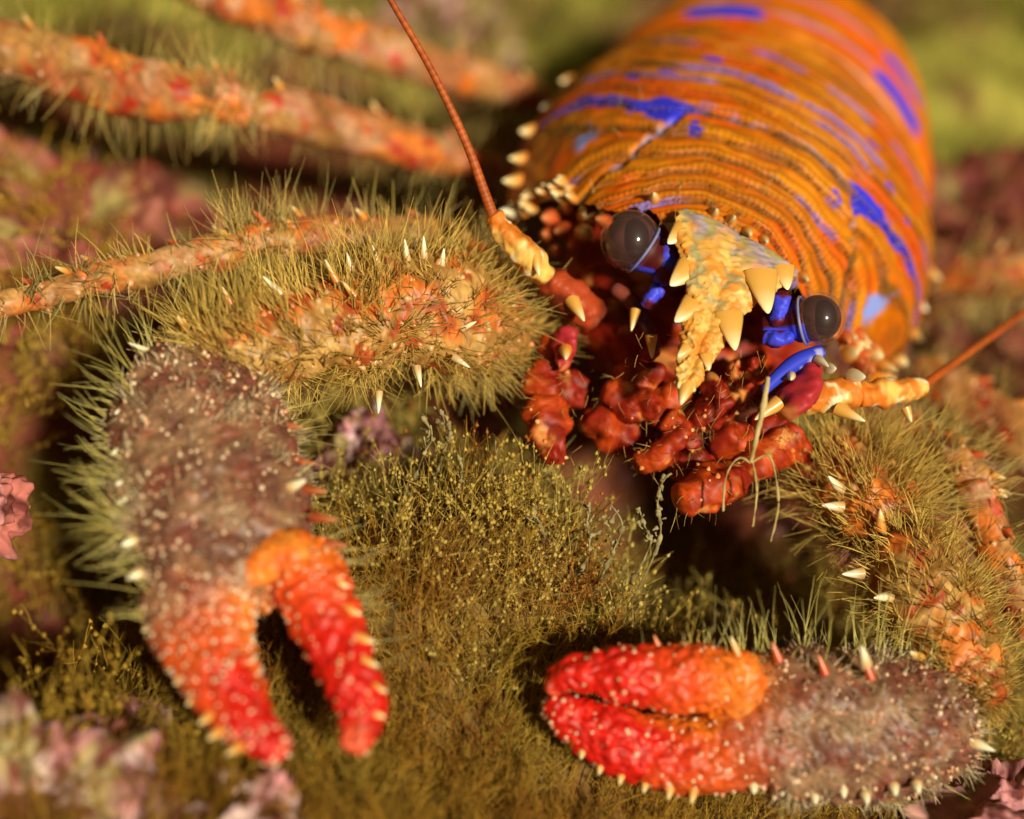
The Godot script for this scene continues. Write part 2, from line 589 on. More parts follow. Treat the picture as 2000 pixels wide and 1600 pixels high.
			for sp in [[0.8, 1.15, 0.05, 0.05], [0.36, 1.24, 0.045, 0.035], [0.4, 2.3, 0.055, 0.05], [0.55, 1.95, 0.05, 0.06], [0.68, 1.8, 0.04, 0.05]]:
				var e2 := Vector2((ax - sp[0]) / sp[2], (qq + bn - sp[1]) / sp[3]).length()
				c = mix(c, blue if sp[0] < 0.78 else Color(0.22, 0.28, 0.72), 1.0 - sm(0.4, 1.1, e2))
			# the grey crusted patch behind the rostrum, and the red tubercled cheeks
			var gr := bump(Vector2(x / 0.75, (q - 0.12) / 0.3).length(), 0.0, 1.0) + fbm(p, 5.0) * 0.6
			c = mix(c, mix(Color(0.3, 0.24, 0.3), Color(0.34, 0.26, 0.1), sm(-0.1, 0.2, fbm(p, 9.0))), sm(0.42, 0.62, gr))
			c = mix(c, Color(0.5, 0.07, 0.012), sm(0.42, 0.2, q - 0.25 * ax) * sm(0.5, 0.7, ax) * 0.9)
			c = mix(c, Color(0.05, 0.04, 0.03), bump(x, 0.03 * sin(q * 20.0), 0.022) * sm(0.5, 0.2, q))
			if absf(near) < 0.012 and absf(a) < 0.92: edge.append(g.p.size())
			cols.append(c)
			g.p.append(body_turn(p))
	var mb := MB.new()
	close_grid(mb, g, cols, true)
	var shell := group_node("carapace", lobster)
	part("shell", mb, vmat("shell", 0.45, 0.4), shell)
	# short golden fringe along the ridges
	var fb := MB.new()
	for h in 9000:
		var id := edge[rng.randi() % edge.size()]
		var q := rng.randf()
		hair(fb, g.p[id] - g.n[id] * 0.01, (g.n[id] * 0.35 + Vector3(0, 0, 0.9) + rv() * 0.25).normalized(), Vector3(0, -0.1, 0.0), 0.035 + 0.045 * q, 0.0035, Color(0.34, 0.17, 0.03), Color(0.5, 0.3, 0.07), 2)
	var fr := part("setae", fb, vmat("setae", 0.5, 0.3), shell)
	tag(fr, "", "", "", "stuff")
	# lateral spines
	var us := [0.03, 0.15, 0.24, 0.37, 0.52, 0.7]
	for sd in [-1.0, 1.0]:
		for j in us.size():
			var id := g.at(us[j], 0.5 + sd * (0.425 - 0.01 * j))
			spine(shell, g.p[id], Vector3(sd * 0.7, 0.2, 0.8), rng.randf_range(0.15, 0.22) - 0.012 * j, rng.randf_range(0.06, 0.08), ["white", "amber", "amber", "amber", "white", "amber"][j])
	# cheek tubercles and the small spines behind the eyes
	for t in 46:
		var sd := -1.0 if t % 2 == 0 else 1.0
		var id := g.at(rng.randf_range(0.0, 0.07), 0.5 + sd * rng.randf_range(0.26, 0.43))
		spine(shell, g.p[id], g.n[id] + Vector3(0, 0.1, 0.7) + rv() * 0.2, rng.randf_range(0.07, 0.15), rng.randf_range(0.035, 0.06), ["amber", "red", "amber", "gold"][t % 4])
	for t in [[0.035, 0.36], [0.035, 0.64], [0.05, 0.43], [0.05, 0.57], [0.1, 0.46], [0.1, 0.55], [0.1, 0.49], [0.09, 0.52]]:
		var id := g.at(t[0], t[1])
		spine(shell, g.p[id], g.n[id] * 0.6 + Vector3(0, 0.1, 0.8), 0.13, 0.05, "amber")
	# sparse long bristles standing on the front of the back
	var lb := MB.new()
	for h in 40:
		var id := g.at(rng.randf_range(0.02, 0.35), rng.randf_range(0.25, 0.75))
		hair(lb, g.p[id], (g.n[id] + Vector3(0, 0.3, 0.3) + rv() * 0.2).normalized(), rv() * 0.1, rng.randf_range(0.12, 0.22), 0.004, Color(0.5, 0.35, 0.1), Color(0.6, 0.5, 0.2))
	part("bristles", lb, vmat("setae", 0.5), shell).set_meta("kind", "stuff")

func abdomen() -> void:
	var blue := Color(0.04, 0.04, 0.6)
	for j in 5:
		var z0 := -3.45 - 0.78 * j
		var w := 1.68 - 0.1 * j
		var h := 1.95 - 0.02 * j - 0.05 * j * j
		var g := Grid.new()
		g.wrap = false
		g.nu = 60
		g.nv = 161
		var cols := PackedColorArray()
		for r in g.nu + 1:
			var s := float(r) / g.nu
			for k in g.nv:
				var a := float(k) / (g.nv - 1) * 2.0 - 1.0
				var ph := a * 1.7
				var ax := absf(sin(ph))
				var z := z0 - s * 0.98
				var d := 0.06 * sin(PI * pow(s, 0.6)) + 0.02 * sin(s * 26.0 + nz.get_noise_2d(a * 3.0, j * 7.0))
				d -= 0.09 * sm(0.75, 1.0, s)
				var p := Vector3((w + d) * sin(clampf(ph, -1.57, 1.57)), 0.45 + (h - 0.45 + d) * cos(ph), z)
				if absf(ph) > 1.57: p.y -= (absf(ph) - 1.57) * 1.5
				var c := shell_col(s, p.x, p)
				c = mix(c, Color(0.62, 0.08, 0.004), bump(s, 0.25, 0.2) * 0.7)
				c = mix(c, Color(0.14, 0.07, 0.02), (1.0 - sm(0.02, 0.05, absf(s - 0.42 + 0.02 * nz.get_noise_2d(a * 6.0, j)))) * 0.8)
				c = mix(c, Color(0.14, 0.07, 0.02), (1.0 - sm(0.02, 0.04, absf(s - 0.6 + 0.02 * nz.get_noise_2d(a * 5.0, j + 4.0)))) * 0.6)
				var e2 := Vector2((ax - 0.5 - 0.05 * (j % 2)) / 0.2, (s - 0.22) / 0.16 + nz.get_noise_2d(a * 8.0, j * 3.0) * 0.3).length()
				c = mix(c, blue, 1.0 - sm(0.75, 1.05, e2))
				c = mix(c, Color(0.3, 0.2, 0.4), (1.0 - sm(0.03, 0.07, absf(s - 0.3))) * sm(0.4, 0.2, ax) * 0.6)
				c = mix(c, Color(0.5, 0.25, 0.25), sm(0.93, 0.99, ax))
				cols.append(c)
				g.p.append(body_turn(p))
		var mb := MB.new()
		close_grid(mb, g, cols, true)
		part("abdomen_segment", mb, vmat("shell", 0.45, 0.4), lobster)

# ---------------------------------------------------------------- head
func blotch(p: Vector3) -> float:
	return 1.0 + 0.35 * nz.get_noise_3dv(p * 21.0) + 0.2 * nz.get_noise_3dv(p * 47.0)

func red_col(s: float, _a: float, p: Vector3) -> Color:
	var c := mix(Color(0.22, 0.014, 0.005), Color(0.42, 0.05, 0.007), sm(-0.1, 0.4, fbm(p, 1.8)))
	c = mix(c, Color(0.62, 0.24, 0.06), sm(0.3, 0.5, fbm(p + Vector3(3, 3, 3), 3.0)) * 0.8)
	return c * (1.0 + 0.4 * fbm(p, 9.0)) * blotch(p)

func head() -> void:
	# the face below the rostrum: dark red, sunk between the eyes
	var mb := MB.new()
	var lump := func(_s: float, _a: float, p: Vector3) -> float: return fbm(p, 2.4) * 0.12
	loft(mb, [[body_turn(Vector3(0, 0.95, -1.8)), 1.5, 0.75], [body_turn(Vector3(0, 0.8, -0.9)), 1.15, 0.55], [body_turn(Vector3(0, 0.45, -0.3)), 0.9, 0.5], [body_turn(Vector3(0, 0.2, 0.05)), 0.6, 0.38]], Vector3(0, 0.85, 0.5), 60, 80, 0.1, 0.25, red_col, lump)
	part("face", mb, vmat("wet", 0.5, 0.35), lobster)
	# rostrum
	var ro := group_node("rostrum", lobster)
	var rc := func(s: float, a: float, p: Vector3) -> Color:
		var c := mix(Color(0.58, 0.28, 0.05), Color(0.68, 0.4, 0.11), sm(-0.3, 0.3, fbm(p, 4.0)))
		c = mix(c, Color(0.64, 0.2, 0.02), sm(0.08, 0.35, fbm(p + Vector3(2, 5, 1), 5.0)) * 0.8)
		c = mix(c, Color(0.33, 0.27, 0.12), sm(0.1, 0.35, fbm(p, 6.0)) * sm(0.75, 0.3, s))
		c = mix(c, mix(Color(0.26, 0.22, 0.3), Color(0.3, 0.26, 0.1), sm(0.0, 0.2, fbm(p, 8.0))), sm(0.2, 0.06, s + fbm(p, 3.0) * 0.12) * 0.85)
		c *= 1.0 + 0.3 * nz.get_noise_3dv(p * 19.0)
		return mix(c, Color(0.85, 0.74, 0.45), sm(0.9, 1.0, s)) * (1.0 + 0.35 * fbm(p, 16.0))
	var rd := func(_s: float, a: float, p: Vector3) -> float: return fbm(p, 7.0) * 0.014 + nz.get_noise_3dv(p * 19.0) * 0.018 - 0.03 * bump(a, 0.25, 0.05)
	var b0 := dp(1446, 462, 10.98)
	var tip := dp(1336, 768, 10.42)
	var ax := [[b0, 0.48, 0.06], [dp(1432, 495, 10.87), 0.47, 0.07], [dp(1416, 540, 10.78), 0.34, 0.075], [dp(1394, 598, 10.68), 0.21, 0.07], [dp(1374, 652, 10.6), 0.165, 0.07], [dp(1356, 702, 10.52), 0.115, 0.06], [dp(1344, 740, 10.46), 0.085, 0.055], [tip, 0.045, 0.045]]
	mb = MB.new()
	loft(mb, ax, Vector3(0.05, 0.8, 0.6), 150, 90, 0.06, 0.06, rc, rd, 0.9)
	part("blade", mb, vmat("rostrum", 0.5, 0.4), ro)
	var fwd := (tip - dp(1425, 505, 10.86)).normalized()
	var right := fwd.cross(Vector3(0, 0.85, 0.55)).normalized()
	# spines: pixel of the root, side, length, thickness
	for q in [[1334, 450, 10.86, -1.0, 0.17, 0.09], [1346, 525, 10.75, -1.0, 0.21, 0.11], [1352, 598, 10.62, -1.0, 0.19, 0.095], [1342, 680, 10.48, -1.0, 0.1, 0.05], [1530, 526, 10.86, 1.0, 0.17, 0.09], [1486, 540, 10.75, 1.0, 0.3, 0.13], [1424, 620, 10.62, 1.0, 0.26, 0.11], [1380, 696, 10.48, 1.0, 0.11, 0.05]]:
		spine(ro, dp(q[0], q[1], q[2]), fwd * 0.85 - right * (0.4 * q[3]) + Vector3(0, 0.05, 0.05), q[4], q[5], "gold", Vector3(0.05, 0.8, 0.6))
	spine(ro, tip - fwd * 0.05, fwd + Vector3(0, 0.1, 0.1), 0.15, 0.065, "gold")

func cheeks() -> void:
	var o := group_node("cheek_spines", lobster)
	for q in [[1040, 405, 12.1], [1075, 425, 11.95], [1110, 405, 11.9], [1145, 420, 11.75], [1100, 450, 11.85], [1140, 455, 11.7], [1070, 460, 11.9], [1180, 432, 11.6], [1120, 480, 11.7], [1085, 490, 11.8], [1680, 660, 11.75], [1705, 690, 11.8], [1660, 690, 11.6], [1690, 720, 11.7], [1725, 715, 11.85], [1650, 660, 11.5]]:
		spine(o, dp(q[0], q[1], q[2]), Vector3(-0.2 if q[0] < 1300 else 0.3, 0.45, 0.8) + rv() * 0.25, rng.randf_range(0.12, 0.19), rng.randf_range(0.055, 0.085), ["red", "amber", "red"][rng.randi() % 3])

func eyes() -> void:
	var blue := Color(0.05, 0.06, 0.72)
	var glass := StandardMaterial3D.new()
	glass.albedo_color = Color(0.7, 0.54, 0.56, 0.06)
	glass.transparency = BaseMaterial3D.TRANSPARENCY_ALPHA
	glass.roughness = 0.08
	var black := StandardMaterial3D.new()
	black.albedo_color = Color(0.012, 0.008, 0.006)
	black.roughness = 0.3
	for sd in [-1.0, 1.0]:
		var eye := group_node("eye", lobster)
		var at := dp(1231, 470, 10.98) if sd < 0 else dp(1597, 622, 10.86)
		var rad := 0.22 if sd < 0 else 0.2
		var root := dp(1335, 545, 11.05) if sd < 0 else dp(1490, 640, 11.0)
		var axis := (at - root).normalized()
		# stalk: blue with dark red bands
		var mb := MB.new()
		var sc := func(s: float, a: float, p: Vector3) -> Color:
			var band := sin(a * TAU * 2.0 + 1.0) + 0.5 * nz.get_noise_3dv(p * 5.0)
			return mix(Color(0.06, 0.004, 0.006), blue, sm(-0.2, 0.1, band))
		loft(mb, [[root, 0.1, 0.1], [root.lerp(at, 0.45), 0.115, 0.115], [at - axis * rad * 0.75, 0.15, 0.15], [at - axis * rad * 0.35, 0.16, 0.16]], Vector3(0, 0.8, 0.6), 40, 48, 0.05, 0.05, sc, none)
		part("eyestalk", mb, vmat("wet", 0.35, 0.5, 0.2), eye)
		for q in ([[[1300, 465, 10.98], [1308, 515, 10.95], [1282, 555, 10.93]], [[1290, 560, 10.95], [1272, 585, 10.95], [1262, 600, 10.98]]] if sd < 0 else [[[1535, 570, 10.9], [1522, 600, 10.88], [1512, 640, 10.86]], [[1490, 655, 10.88], [1520, 662, 10.85], [1552, 655, 10.83]]]):
			mb = MB.new()
			var bc := func(_s: float, _a: float, p: Vector3) -> Color: return mix(Color(0.1, 0.008, 0.012), blue, sm(-0.25, 0.05, fbm(p, 5.0)))
			loft(mb, [[dp(q[0][0], q[0][1], q[0][2]), 0.05, 0.05], [dp(q[1][0], q[1][1], q[1][2]), 0.075, 0.06], [dp(q[2][0], q[2][1], q[2][2]), 0.045, 0.04]], upw, 30, 24, 0.15, 0.2, bc, func(_s: float, _a: float, p: Vector3) -> float: return fbm(p, 6.0) * 0.03)
			part("stalk_fold", mb, vmat("wet", 0.5, 0.35), eye)
		# the blue collar strips that run from the stalk over the eye's inner rim
		mb = MB.new()
		var y := axis.cross(-fw).normalized()
		var ring := []
		var zax := axis.cross(y)
		for k in 25:
			var an := TAU * k / 24.0
			ring.append([at - axis * rad * 0.52 + (y * cos(an) + zax * sin(an)) * rad * 0.86, 0.011, 0.011])
		loft(mb, ring, axis, 72, 8, 0.001, 0.001, func(_s: float, _a: float, p: Vector3) -> Color: return mix(Color(0.12, 0.14, 0.4), Color(0.25, 0.24, 0.34), fbm(p, 5.0) + 0.5), none)
		part("rim", mb, vmat("wet", 0.35), eye)
		# eyeball, pupil and clear cornea
		mb = MB.new()
		var toward := (-fw * 0.95 + rt * 0.22).normalized()
		var bas := Basis.looking_at(toward, upw)
		ball(mb, at, Vector3.ONE * rad * 0.83, bas, 40, 56, func(u: Vector3, p: Vector3) -> Color:
			var c := mix(Color(0.024, 0.008, 0.006), Color(0.06, 0.02, 0.015), sm(-0.3, 0.4, fbm(p, 4.0)))
			return c * (1.0 + 0.3 * nz.get_noise_3dv(p * 40.0)))
		part("eyeball", mb, vmat("ball", 0.5, 0.3), eye)
		mb = MB.new()
		ball(mb, at + toward * rad * 0.48, Vector3(rad * 0.5, rad * 0.66, rad * 0.44), bas, 24, 36, func(_u: Vector3, _p: Vector3) -> Color: return Color(0.004, 0.003, 0.003))
		part("pupil", mb, vmat("ball", 0.5, 0.3), eye)
		mb = MB.new()
		ball(mb, at, Vector3.ONE * rad, bas, 48, 64, func(_u: Vector3, _p: Vector3) -> Color: return Color.WHITE)
		part("cornea", mb, glass, eye)

func pale_col(s: float, _a: float, p: Vector3) -> Color:
	var c := mix(Color(0.62, 0.17, 0.02), Color(0.7, 0.42, 0.1), sm(-0.15, 0.25, fbm(p, 4.0)))
	return mix(c, Color(0.82, 0.72, 0.45), sm(0.12, 0.35, fbm(p + Vector3(8, 2, 1), 5.0))) * (1.0 + 0.3 * fbm(p, 9.0))

func antennae() -> void:
	var flag := func(s: float, _a: float, p: Vector3) -> Color:
		return mix(Color(0.3, 0.05, 0.008), Color(0.42, 0.1, 0.02), sm(0.0, 1.0, fract(s * 46.0))) * (1.0 + 0.3 * fbm(p, 3.0))
	var dk := func(_s: float, _a: float, p: Vector3) -> Color: return mix(Color(0.14, 0.02, 0.008), Color(0.36, 0.05, 0.012), sm(-0.2, 0.3, fbm(p, 3.0)))
	var bumpy := func(_s: float, _a: float, p: Vector3) -> float: return fbm(p, 6.0) * 0.035
	# the one that stands up beside the hairy arm
	var an := group_node("antenna", lobster)
	var mb := MB.new()
	loft(mb, [[dp(1165, 625, 11.3), 0.13, 0.12], [dp(1120, 585, 11.2), 0.15, 0.13], [dp(1062, 535, 11.1), 0.1, 0.1]], upw, 40, 28, 0.1, 0.15, dk, bumpy)
	part("base_joint", mb, vmat("wet", 0.5, 0.35), an)
	mb = MB.new()
	loft(mb, [[dp(1072, 548, 11.05), 0.08, 0.08], [dp(1030, 503, 11.0), 0.12, 0.11], [dp(990, 458, 10.96), 0.095, 0.09], [dp(962, 415, 10.92), 0.055, 0.05]], upw, 50, 32, 0.1, 0.08, pale_col, bumpy)
	part("joint", mb, vmat("wet", 0.5, 0.35), an)
	mb = MB.new()
	loft(mb, [[dp(963, 422, 10.92), 0.04, 0.04], [dp(945, 372, 10.9), 0.036, 0.036], [dp(915, 290, 10.86), 0.032, 0.032], [dp(878, 208, 10.82), 0.029, 0.029], [dp(832, 118, 10.78), 0.026, 0.026], [dp(770, 12, 10.74), 0.023, 0.023], [dp(700, -110, 10.7), 0.019, 0.019], [dp(600, -260, 10.66), 0.012, 0.012]], upw, 160, 12, 0.01, 0.02, flag, none)
	part("flagellum", mb, vmat("wet", 0.5, 0.35), an)
	spine(an, dp(1120, 590, 11.08), dp(1148, 640, 10.95) - dp(1120, 590, 11.08), 0.19, 0.06, "gold")
	spine(an, dp(1045, 500, 10.92), dp(1055, 550, 10.85) - dp(1045, 500, 10.92), 0.16, 0.05, "gold")
	# the other one, turned out over the far legs
	an = group_node("antenna", lobster)
	mb = MB.new()
	loft(mb, [[dp(1560, 790, 10.95), 0.1, 0.1], [dp(1620, 772, 10.95), 0.13, 0.12], [dp(1680, 768, 10.98), 0.11, 0.1]], upw, 40, 28, 0.15, 0.12, pale_col, bumpy)
	part("base_joint", mb, vmat("wet", 0.5, 0.35), an)
	mb = MB.new()
	loft(mb, [[dp(1672, 772, 10.98), 0.085, 0.085], [dp(1730, 768, 11.05), 0.105, 0.1], [dp(1812, 752, 11.12), 0.055, 0.055]], upw, 40, 28, 0.1, 0.1, pale_col, bumpy)
	part("joint", mb, vmat("wet", 0.5, 0.35), an)
	mb = MB.new()
	loft(mb, [[dp(1805, 752, 11.12), 0.035, 0.035], [dp(1860, 712, 11.5), 0.03, 0.03], [dp(1930, 662, 11.9), 0.028, 0.028], [dp(2000, 612, 12.4), 0.026, 0.026], [dp(2120, 540, 13.2), 0.02, 0.02]], upw, 90, 12, 0.01, 0.02, flag, none)
	part("flagellum", mb, vmat("wet", 0.5, 0.35), an)
	spine(an, dp(1640, 800, 10.85), dp(1700, 828, 10.75) - dp(1640, 800, 10.85), 0.2, 0.055, "gold")
	spine(an, dp(1668, 735, 10.9), Vector3(0.3, 0.5, 0.6), 0.14, 0.06, "white")
	spine(an, dp(1620, 720, 10.9), Vector3(0.2, 0.5, 0.6), 0.1, 0.045, "white")
	spine(an, dp(1770, 800, 11.0), Vector3(0.5, -0.4, 0.5), 0.1, 0.04, "gold")

func fract(x: float) -> float:
	return x - floorf(x)

# ---------------------------------------------------------------- mouthparts
func mouthparts() -> void:
	var bumpy := func(_s: float, _a: float, p: Vector3) -> float: return fbm(p, 1.9) * 0.11 + fbm(p, 7.0) * 0.02
	var joints := [
		["maxilliped", [[[1085, 660, 11.3, 0.12], [1070, 730, 11.2, 0.15], [1055, 790, 11.1, 0.13]], [[1060, 780, 11.1, 0.13], [1075, 840, 10.95, 0.14], [1092, 905, 10.8, 0.11]]]],
		["maxilliped", [[[1545, 830, 11.1, 0.12], [1510, 880, 11.0, 0.15], [1450, 925, 10.85, 0.14]], [[1455, 925, 10.82, 0.15], [1390, 955, 10.7, 0.16], [1320, 990, 10.6, 0.1]]]],
		["maxilliped", [[[1190, 760, 11.2, 0.14], [1240, 790, 11.05, 0.16], [1300, 815, 10.95, 0.13]], [[1300, 815, 10.95, 0.13], [1340, 850, 10.9, 0.12], [1360, 880, 10.9, 0.1]]]],
		["maxilliped", [[[1440, 760, 11.1, 0.14], [1400, 800, 10.95, 0.15], [1350, 830, 10.85, 0.12]], [[1350, 830, 10.85, 0.11], [1290, 885, 10.9, 0.12], [1240, 915, 10.95, 0.1]]]],
	]
	for j in joints:
		var o := group_node(j[0], lobster)
		for seg in j[1]:
			var mb := MB.new()
			var ctrl := []
			for q in seg: ctrl.append([dp(q[0], q[1], q[2] + 0.12), q[3], q[3] * 0.8])
			var g := loft(mb, ctrl, upw, 44, 36, 0.22, 0.25, red_col, bumpy, 0.75)
			part("joint", mb, vmat("wet", 0.5, 0.35), o)
			var kb := MB.new()
			knobs(kb, g, 12, 0.012, 0.024, Color(0.7, 0.4, 0.15), Color(0.6, 0.14, 0.03), none)
			part("tubercles", kb, vmat("wet", 0.35), o).set_meta("kind", "stuff")
			var hb := MB.new()
			fur(hb, g, 60, 0.05, 0.13, Vector3(0, -0.2, 0.5), 0.004, Color(0.4, 0.2, 0.04), Color(0.5, 0.36, 0.12), none, 0.5)
			part("setae", hb, vmat("setae", 0.5, 0.3), o).set_meta("kind", "stuff")
	# antennules: blue stems with a red paddle, one below each eye
	for sd in [-1.0, 1.0]:
		var o := group_node("antennule", lobster)
		var mb := MB.new()
		var bl := func(_s: float, a: float, p: Vector3) -> Color: return mix(Color(0.03, 0.045, 0.55), Color(0.3, 0.3, 0.6), sm(0.15, 0.35, fbm(p, 6.0)))
		var path := [[dp(1610, 685, 10.85), 0.05, 0.05], [dp(1560, 705, 10.8), 0.065, 0.06], [dp(1520, 735, 10.72), 0.05, 0.05], [dp(1490, 765, 10.66), 0.035, 0.035]]
		if sd < 0: path = [[dp(1195, 560, 11.25), 0.05, 0.05], [dp(1235, 590, 11.2), 0.06, 0.06], [dp(1265, 640, 11.1), 0.05, 0.05], [dp(1280, 690, 11.0), 0.035, 0.035]]
		loft(mb, path, upw, 40, 24, 0.1, 0.1, bl if sd > 0 else func(_s: float, _a: float, p: Vector3) -> Color: return mix(Color(0.06, 0.02, 0.05), Color(0.28, 0.06, 0.02), fbm(p, 4.0) + 0.4), none)
		part("stem", mb, vmat("wet", 0.35, 0.5, 0.2), o)
		mb = MB.new()
		var pc := func(s: float, _a: float, p: Vector3) -> Color: return mix(Color(0.36, 0.02, 0.03), Color(0.62, 0.2, 0.06), sm(0.6, 0.95, s + fbm(p, 4.0) * 0.3))
		var pad := [[dp(1590, 710, 10.8), 0.05, 0.04], [dp(1575, 750, 10.75), 0.12, 0.06], [dp(1545, 790, 10.7), 0.15, 0.07], [dp(1525, 815, 10.68), 0.06, 0.05]]
		if sd < 0: pad = [[dp(1110, 640, 11.2), 0.05, 0.04], [dp(1105, 670, 11.15), 0.09, 0.06], [dp(1100, 695, 11.1), 0.085, 0.07], [dp(1092, 725, 11.08), 0.05, 0.05]]
		loft(mb, pad, upw, 36, 28, 0.15, 0.2, pc, bumpy)
		part("paddle", mb, vmat("wet", 0.5, 0.35), o)
		if sd > 0:
			spine(o, dp(1545, 735, 10.68), Vector3(-0.1, 0.3, 0.8), 0.12, 0.035, "white")
			spine(o, dp(1600, 705, 10.75), Vector3(0.3, 0.3, 0.7), 0.14, 0.04, "white")
			spine(o, dp(1515, 790, 10.65), Vector3(-0.4, -0.3, 0.5), 0.2, 0.06, "gold")
		else:
			spine(o, dp(1240, 610, 11.05), Vector3(0.1, -0.5, 0.7), 0.15, 0.04, "gold")
			spine(o, dp(1272, 660, 10.98), Vector3(0.3, -0.6, 0.5), 0.15, 0.045, "gold")
			spine(o, dp(1105, 685, 11.05), Vector3(0.1, 0.1, 0.8), 0.14, 0.05, "amber")
	# lobes packed round the mouth
	var lobes := [[1180, 830, 11.1, 0.2], [1250, 740, 11.05, 0.17], [1230, 850, 11.1, 0.2], [1310, 780, 10.95, 0.13], [1400, 770, 10.85, 0.13], [1440, 730, 10.85, 0.12], [1420, 850, 10.95, 0.2], [1500, 830, 11.0, 0.17], [1350, 890, 11.0, 0.18], [1550, 870, 11.1, 0.18], [1130, 770, 11.2, 0.15], [1470, 720, 10.75, 0.1], [1590, 930, 11.2, 0.2], [1270, 690, 10.95, 0.07], [1060, 830, 11.2, 0.12]]
	for q in lobes:
		var mb := MB.new()
		var bas := Basis(rv(), rng.randf() * 3.0)
		var c1 := func(_u: Vector3, p: Vector3) -> Color: return red_col(0, 0, p)
		ball(mb, dp(q[0], q[1], q[2] + 0.25), Vector3(q[3] * 1.2, q[3] * 0.8, q[3] * 0.9), bas, 26, 32, c1, func(u: Vector3, p: Vector3) -> float: return fbm(p, 2.2) * 0.13)
		part("mouth_lobe", mb, vmat("wet", 0.5, 0.35), lobster)
	var fb := MB.new()
	for h in 110:
		var q: Array = lobes[rng.randi() % lobes.size()]
		var p := dp(q[0] + rng.randf_range(-45, 45), q[1] + rng.randf_range(-45, 45), q[2] - 0.12)
		hair(fb, p, (Vector3(0, -0.1, 0.9) + rv() * 0.7).normalized(), rv() * 0.35, rng.randf_range(0.05, 0.14), 0.0035, Color(0.4, 0.16, 0.04), Color(0.6, 0.45, 0.15))
	part("mouth_setae", fb, vmat("setae", 0.5, 0.3), lobster).set_meta("kind", "stuff")

# ---------------------------------------------------------------- arms with claws
const OLIVE_HAIR := Color(0.52, 0.36, 0.08)
const GOLD_HAIR := Color(0.72, 0.46, 0.12)
const PALE_HAIR := Color(0.58, 0.5, 0.22)

func palm_col(red_from: float, inner: float, outer: float) -> Callable:
	return func(s: float, a: float, p: Vector3) -> Color:
		var c := mix(Color(0.14, 0.055, 0.035), Color(0.24, 0.13, 0.07), sm(-0.25, 0.3, fbm(p, 3.0)))
		c = mix(c, Color(0.2, 0.045, 0.03), sm(0.05, 0.4, fbm(p + Vector3(5, 5, 1), 3.4)) * 0.6)
		var da := absf(fposmod(a - inner + 0.5, 1.0) - 0.5)          # 0 along the cutting edge, 0.5 along the outer edge
		var t := s + fbm(p, 1.6) * 0.07 - outer * (da - 0.15)
		c = mix(c, Color(0.5, 0.07, 0.012), sm(red_from - 0.1, red_from + 0.05, t))
		c = mix(c, Color(0.66, 0.17, 0.015), sm(0.24, 0.1, da + fbm(p, 3.0) * 0.08) * sm(red_from - 0.12, red_from - 0.02, s) * sm(0.97, 0.85, s))
		c = mix(c, Color(0.52, 0.012, 0.006), sm(red_from + 0.08, red_from + 0.2, t) * (1.0 - 0.6 * sm(0.16, 0.08, da) * sm(red_from + 0.32, red_from + 0.15, s)))
		return c * (1.0 + 0.3 * fbm(p, 8.0)) * blotch(p)

func finger_col(s: float, _a: float, p: Vector3) -> Color:
	var t := s + fbm(p, 2.0) * 0.1
	var c := mix(Color(0.66, 0.15, 0.015), Color(0.6, 0.06, 0.01), sm(0.1, 0.35, t))
	c = mix(c, Color(0.52, 0.012, 0.006), sm(0.3, 0.55, t))
	c = mix(c, Color(0.6, 0.13, 0.05), sm(0.88, 1.0, t) * 0.6)
	return c * (1.0 + 0.3 * fbm(p, 7.0)) * blotch(p)

func hairy_col(s: float, _a: float, p: Vector3) -> Color:
	var c := mix(Color(0.3, 0.14, 0.035), Color(0.46, 0.26, 0.08), sm(-0.3, 0.3, fbm(p, 2.5)))
	c = mix(c, Color(0.62, 0.15, 0.02), sm(0.14, 0.36, fbm(p + Vector3(7, 1, 5), 1.9)) * 0.85)
	c = mix(c, Color(0.34, 0.06, 0.015), sm(0.15, 0.35, fbm(p + Vector3(2, 8, 5), 3.4)))
	return c * (1.0 + 0.4 * fbm(p, 8.0)) * blotch(p)

